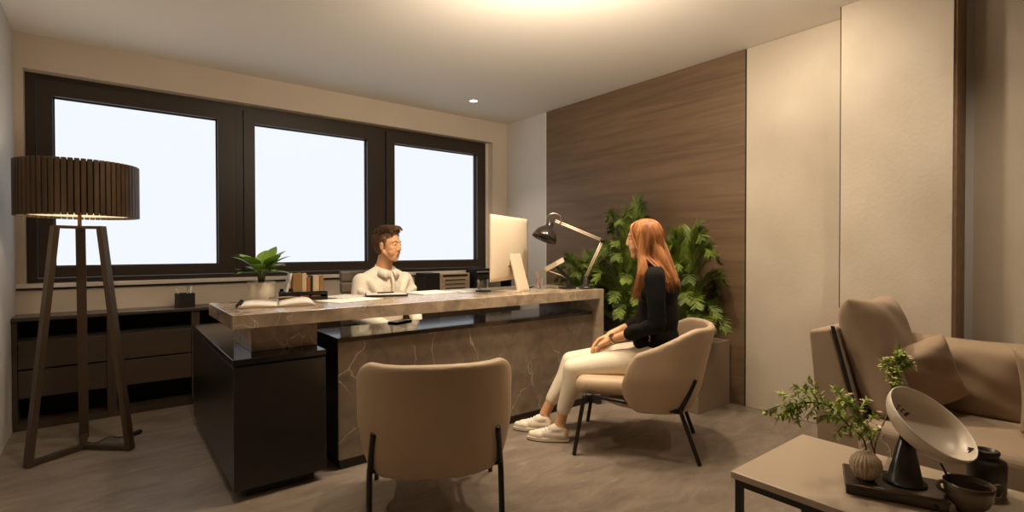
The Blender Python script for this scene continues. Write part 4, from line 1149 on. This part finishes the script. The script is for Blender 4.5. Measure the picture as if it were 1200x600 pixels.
# collar: two flaps and a band
cb = MB(); NB = V((0, -.005, .992))
for k in (-1, 1):
    g = []
    for i in range(9):
        a = R(-90)+k*R(180)*i/8 if False else None
    ptsT = []; ptsB = []
    for i in range(10):
        t = i/9; a = PI*1.5+k*(PI*.93)*t          # from the nape round to the throat
        tx, ty = .066*math.cos(a), .064*math.sin(a)
        zt = 1.004-.050*t**1.6; ptsT.append(V((tx, -.008+ty+.018*t, zt)))
        o_ = 1+.22*t; ptsB.append(V((tx*1.18*o_+(k*.012*t), -.010+ty*1.18*(1+.10*t)+.022*t, zt-.040-.022*t)))
    for A, B in ((ptsT, ptsB),):
        vs = []
        for p, q_ in zip(A, B): vs += [p, q_, p+V((0, 0, .0))+(q_-p).cross(V((0, 0, 1))).normalized()*0]
        n = len(A); vv = []
        for p, q_ in zip(A, B):
            out = V((p.x, p.y+.008, 0)).normalized()*.004
            vv += [p, q_, q_+out, p+out]
        fs = []
        for i in range(n-1):
            a = 4*i
            for j in range(4): fs.append((a+j, a+(j+1) % 4, a+4+(j+1) % 4, a+4+j))
        fs += [(0, 1, 2, 3), tuple(4*(n-1)+j for j in (3, 2, 1, 0))]
        cb._add(vv, fs, 0, True)
cb.obj('collar', M['shirt'], sh_)
pk = MB(); pts = [(0, .078, .935), (0, .103, .88), (0, .105, .80), (0, .100, .72)]; pl_ = arc(pts, 5)
pk.tube(pl_, .012, 8, 0, True, .4); pk.obj('placket', M['shirt'], sh_)
for i, z in enumerate((.915, .845, .775)):
    b_ = MB().lathe([(0, 0), (.0055, 0), (.0055, .002), (0, .002)], 14, Matrix.Translation((0, (.094, .108, .107)[i], z)) @ Matrix.Rotation(-PI/2, 4, 'X')); b_.obj('button', M['button'], sh_)
tm = MB(); tm.rc((-.08, -.02, .49), .10, (.08, -.02, .49), .10)
for k in (-1, 1):
    tm.rc((k*.10, 0, .49), .092, (k*.12, .40, .47), .066, 18); tm.rc((k*.12, .40, .47), .066, (k*.12, .375, .12), .05, 16)
link('trousers', remesh(tm, .008, 3, .5, 'trousers'), M['grey_leather'], man)
for k in (-1, 1):
    sm = MB(); sm.rc((k*.12, .34, .045), .042, (k*.125, .52, .035), .035, 16, ((0, 0, 1), 1)); sm.box(k*.12-.042, k*.12+.042, .29, .56, .001, .02, .008)
    link('shoe', remesh(sm, .007, 3, .5, 'shoe'), M['jacket'], man)
# short swept hair
hb = MB(); HP2 = lambda x, y, z: MM @ V((x, y, z))
qe = qm
hb.ell(HP2(0, -.022, .046), (.077, .092, .079), 26, None, 0, qe); hb.ell(HP2(0, -.052, .0), (.071, .060, .082), 22, None, 0, qe)
hb.rc(HP2(-.035, .045, .105), .022, HP2(.040, .050, .102), .024); hb.rc(HP2(-.03, .0, .118), .022, HP2(.03, .0, .118), .022)
for k in (-1, 1): hb.rc(HP2(k*.070, .008, .05), .012, HP2(k*.073, .014, -.005), .006)
hm = link('hair', remesh(hb, .005, 4, .5, 'hair'), M['brown_hair'], man)
rnd = random.Random(5)
def mroot(rnd):
    a = rnd.uniform(0, 2*PI); e = math.asin(rnd.uniform(-.75, 1))
    x, y, z = math.cos(e)*math.cos(a), math.cos(e)*math.sin(a), math.sin(e)
    if y > .25 and z < .62: return None
    if y > -.05 and z < .0: return None
    return x, y, z
def mpath(a, rnd):
    x, y, z = a; n_ = V((x, y, z)); p = V((x*.077, -.022+y*.092, .046+z*.079))
    if z < .3: p.y -= .004
    ln = .024+.026*max(0, z)*rnd.uniform(.6, 1.3)
    sw = V((.35, .65, .10)) if z > .45 else V((0, -.35, -.9))
    d1 = (n_*(.55 if z > .3 else .22)+sw*.8+V((rnd.gauss(0, .2), rnd.gauss(0, .2), rnd.gauss(0, .15)))).normalized(); d2 = (n_*.1+sw+V((rnd.gauss(0, .25), rnd.gauss(0, .25), -.25))).normalized()
    q0 = p-n_*.004; q1 = p+d1*ln*.5+n_*.001; q2 = q1+d2*ln*.6
    return [MM @ v for v in arc([q0, q1, q2], 3)]
st = MB(); strands(st, 2600, mroot, mpath, .0021, rnd)
def qroot(rnd): return rnd.uniform(-.045, .05), rnd.uniform(-.02, .05)
def qpath(a, rnd):
    x, y = a; z = .118+.016*math.sqrt(max(0, 1-((y-.02)/.06)**2))-.9*x*x*4
    q0 = V((x, y, z-.004)); q1 = V((x+.006+rnd.gauss(0, .003), y+.026, z+.010*rnd.random()+.003)); q2 = V((x+.014+rnd.gauss(0, .004), min(.094, y+.050), z-.010-.010*rnd.random()))
    return [MM @ v for v in arc([q0, q1, q2], 4)]
strands(st, 420, qroot, qpath, .0022, rnd)
def troot(rnd): return rnd.choice((-1, 1)), rnd.uniform(-.01, .062), rnd.uniform(.01, .085)
def tpath(a, rnd):
    k, y, z = a; rx = .078*math.sqrt(max(.1, 1-((y+.022)/.094)**2))*math.sqrt(max(.2, 1-((z-.046)/.085)**2))
    if y > .03 and z < .05: z += .04
    q0 = V((k*rx, y, z)); q1 = V((k*(rx+.004), y-.012, z-.008)); q2 = V((k*(rx+.001), y-.022, z-.016))
    return [MM @ v for v in arc([q0, q1, q2], 3)]
strands(st, 420, troot, tpath, .0019, rnd); st.obj('hair_strands', M['brown_hair'], hm)

# ------------------------------------------------------------------ planter with feathery palms
pl = thing('planter', 'long taupe box planter standing against the walnut wall', 'planter', (3.28, 2.6, 0))
mb = MB(); x0, x1, y0, y1, h, q = -.2, .2, -.70, .70, .455, .018
mb.box(x0, x0+q, y0, y1, 0, h); mb.box(x1-q, x1, y0, y1, 0, h); mb.box(x0+q, x1-q, y0, y0+q, 0, h); mb.box(x0+q, x1-q, y1-q, y1, 0, h)
mb.obj('planter_box', M['planter'], pl)
mb = MB(); mb.box(x0+q, x1-q, y0+q, y1-q, .02, .40); mb.obj('soil', M['soil'], pl)

def palm(label, base, hgt, nf, seed, lean, spread, leaf_l=.085):
    rnd = random.Random(seed); t = thing('feathery_palm', label, 'plant', base, 0, 'feathery palms in the long planter')
    st = MB(); lf = MB()
    for k in range(nf):
        a = k*2.399+rnd.uniform(-.3, .3); f = ((k*7) % nf+.5)/nf
        d = V((math.cos(a), math.sin(a), 0))*spread*(.25+.75*f)
        d.x -= .25*abs(lean.x) if False else 0
        top = hgt*(1-.78*f)*rnd.uniform(.88, 1.06)
        p0 = V((d.x*.12+rnd.uniform(-.03, .03), d.y*.12+rnd.uniform(-.05, .05), -.04)); e = d*1.0+lean*(1-f)+V((0, 0, top)); droop = .02+.07*f
        e.x = min(e.x, .17)
        m = d*.42+lean*.3*(1-f)+V((0, 0, top*.72)); m.x = min(m.x, .14)
        tip = e+V((d.x*.35, d.y*.35, -droop)); tip.x = min(tip.x, .185)
        path = arc([p0, m, e, tip], 10); N = len(path)
        st.tube(path, [.0042*(1-.75*i/N) for i in range(N)], 5)
        for i in range(int(N*.22), N):
            tt = i/N; dr = (path[i]-path[i-1]).normalized(); s = dr.cross(V((0, 0, 1)))
            if s.length < .05: s = dr.cross(d)
            s.normalize(); up = s.cross(dr); L = leaf_l*(.4+.6*math.sin(PI*min(1, (tt-.12)/.88*.85+.12)))
            for sg in (-1, 1):
                for o_ in (0, .25, .5, .75):
                    b_ = path[i]*(1-o_)+path[i-1]*o_; ph = rnd.uniform(-.1, .6)
                    v = (dr*rnd.uniform(.7, 1.0)+s*sg*.75+up*ph+V((0, 0, rnd.uniform(-.12, .2)))).normalized()
                    n_ = (up+V((rnd.uniform(-.25, .25), rnd.uniform(-.25, .25), 0))).normalized()
                    lf.leaf(b_, v, n_, L*rnd.uniform(.75, 1.25), .0055, .12, .35, 4)
    bb = lf.bm
    for v in bb.verts: v.co.x = min(v.co.x, 3.5-base[0])
    st.obj('stem', M['stem'], t); lf.obj('foliage', M['leaf_palm'], t, False); return t
palm('tall feathery palm behind the woman, nearest the camera in the long planter', (3.25, 2.12, .40), .88, 50, 3, V((-.02, -.06, 0)), .30)
palm('tallest feathery palm in the middle of the long planter, left of the woman head', (3.27, 2.62, .40), 1.04, 64, 8, V((-.02, .0, 0)), .36)
palm('low spreading feathery palm behind the desk lamp, at the far planter end', (3.27, 3.10, .40), .66, 44, 14, V((-.03, .05, 0)), .36)

# ------------------------------------------------------------------ camera
def make_cam():
    yaw, pitch, roll = .6684, -.0114, -.0014
    f = V((math.sin(yaw)*math.cos(pitch), math.cos(yaw)*math.cos(pitch), math.sin(pitch)))
    r = V((math.cos(yaw), -math.sin(yaw), 0)); u = r.cross(f)
    r2 = r*math.cos(roll)+u*math.sin(roll); u2 = u*math.cos(roll)-r*math.sin(roll)
    cd = bpy.data.cameras.new('camera'); cd.sensor_width = 36; cd.lens = 36*599.82/1200; cd.clip_start = .02
    c = bpy.data.objects.new('camera', cd); COL.objects.link(c)
    c.matrix_world = Matrix(((r2.x, u2.x, -f.x, 0), (r2.y, u2.y, -f.y, 0), (r2.z, u2.z, -f.z, 1.1), (0, 0, 0, 1)))
    scene.camera = c
make_cam()

# ------------------------------------------------------------------ light
WARM = (1, .83, .63)
def spot(name, loc, aim, e, ang=110, blend=.7, r=.05, col=WARM):
    l = bpy.data.lights.new(name, 'SPOT'); l.energy = e; l.color = col; l.spot_size = R(ang); l.spot_blend = blend; l.shadow_soft_size = r
    o = bpy.data.objects.new(name, l); COL.objects.link(o); o.location = loc
    o.rotation_euler = (V(aim)-V(loc)).to_track_quat('-Z', 'Y').to_euler(); return o
def point(name, loc, e, r=.05, col=WARM):
    l = bpy.data.lights.new(name, 'POINT'); l.energy = e; l.color = col; l.shadow_soft_size = r
    o = bpy.data.objects.new(name, l); COL.objects.link(o); o.location = loc; return o
spot('downlight_chair', (2.35, 1.72, 2.48), (2.35, 1.72, 0), 86, 120)
spot('downlight_desk', (2.71, 4.0, 2.47), (2.71, 4.0, 0), 30, 100, .6, .04)
spot('downlight_near', (1.3, 2.12, 2.48), (1.35, 2.4, 0), 40, 130)
spot('tabletop_fill', (1.85, 2.0, 2.48), (1.95, 2.72, .82), 112, 76, .8)  # added fill spot without a fixture, brightens desk top and man
spot('downlight_left', (.35, 2.2, 2.48), (.4, 2.6, 0), 44, 130)
spot('downlight_sofa', (2.5, .42, 2.48), (2.55, .5, 0), 36, 130)
spot('wall_washer', (2.55, 1.36, 2.44), (3.5, 1.2, 1.3), 42, 130, .9)
spot('uplight', (1.5, 1.58, 2.05), (1.8, 1.9, 2.5), 116, 172, .9, .15)
point('floor_lamp_bulb', (-.12, 3.68, 1.45), 13, .04)
w = bpy.data.worlds.new('daylight'); scene.world = w; w.use_nodes = True
bg = w.node_tree.nodes['Background']; bg.inputs['Color'].default_value = (.90, .915, .935, 1); bg.inputs['Strength'].default_value = 1.07
scene.view_settings.view_transform = 'Standard'; scene.view_settings.look = 'None'
scene.view_settings.exposure = 0; scene.view_settings.gamma = 1
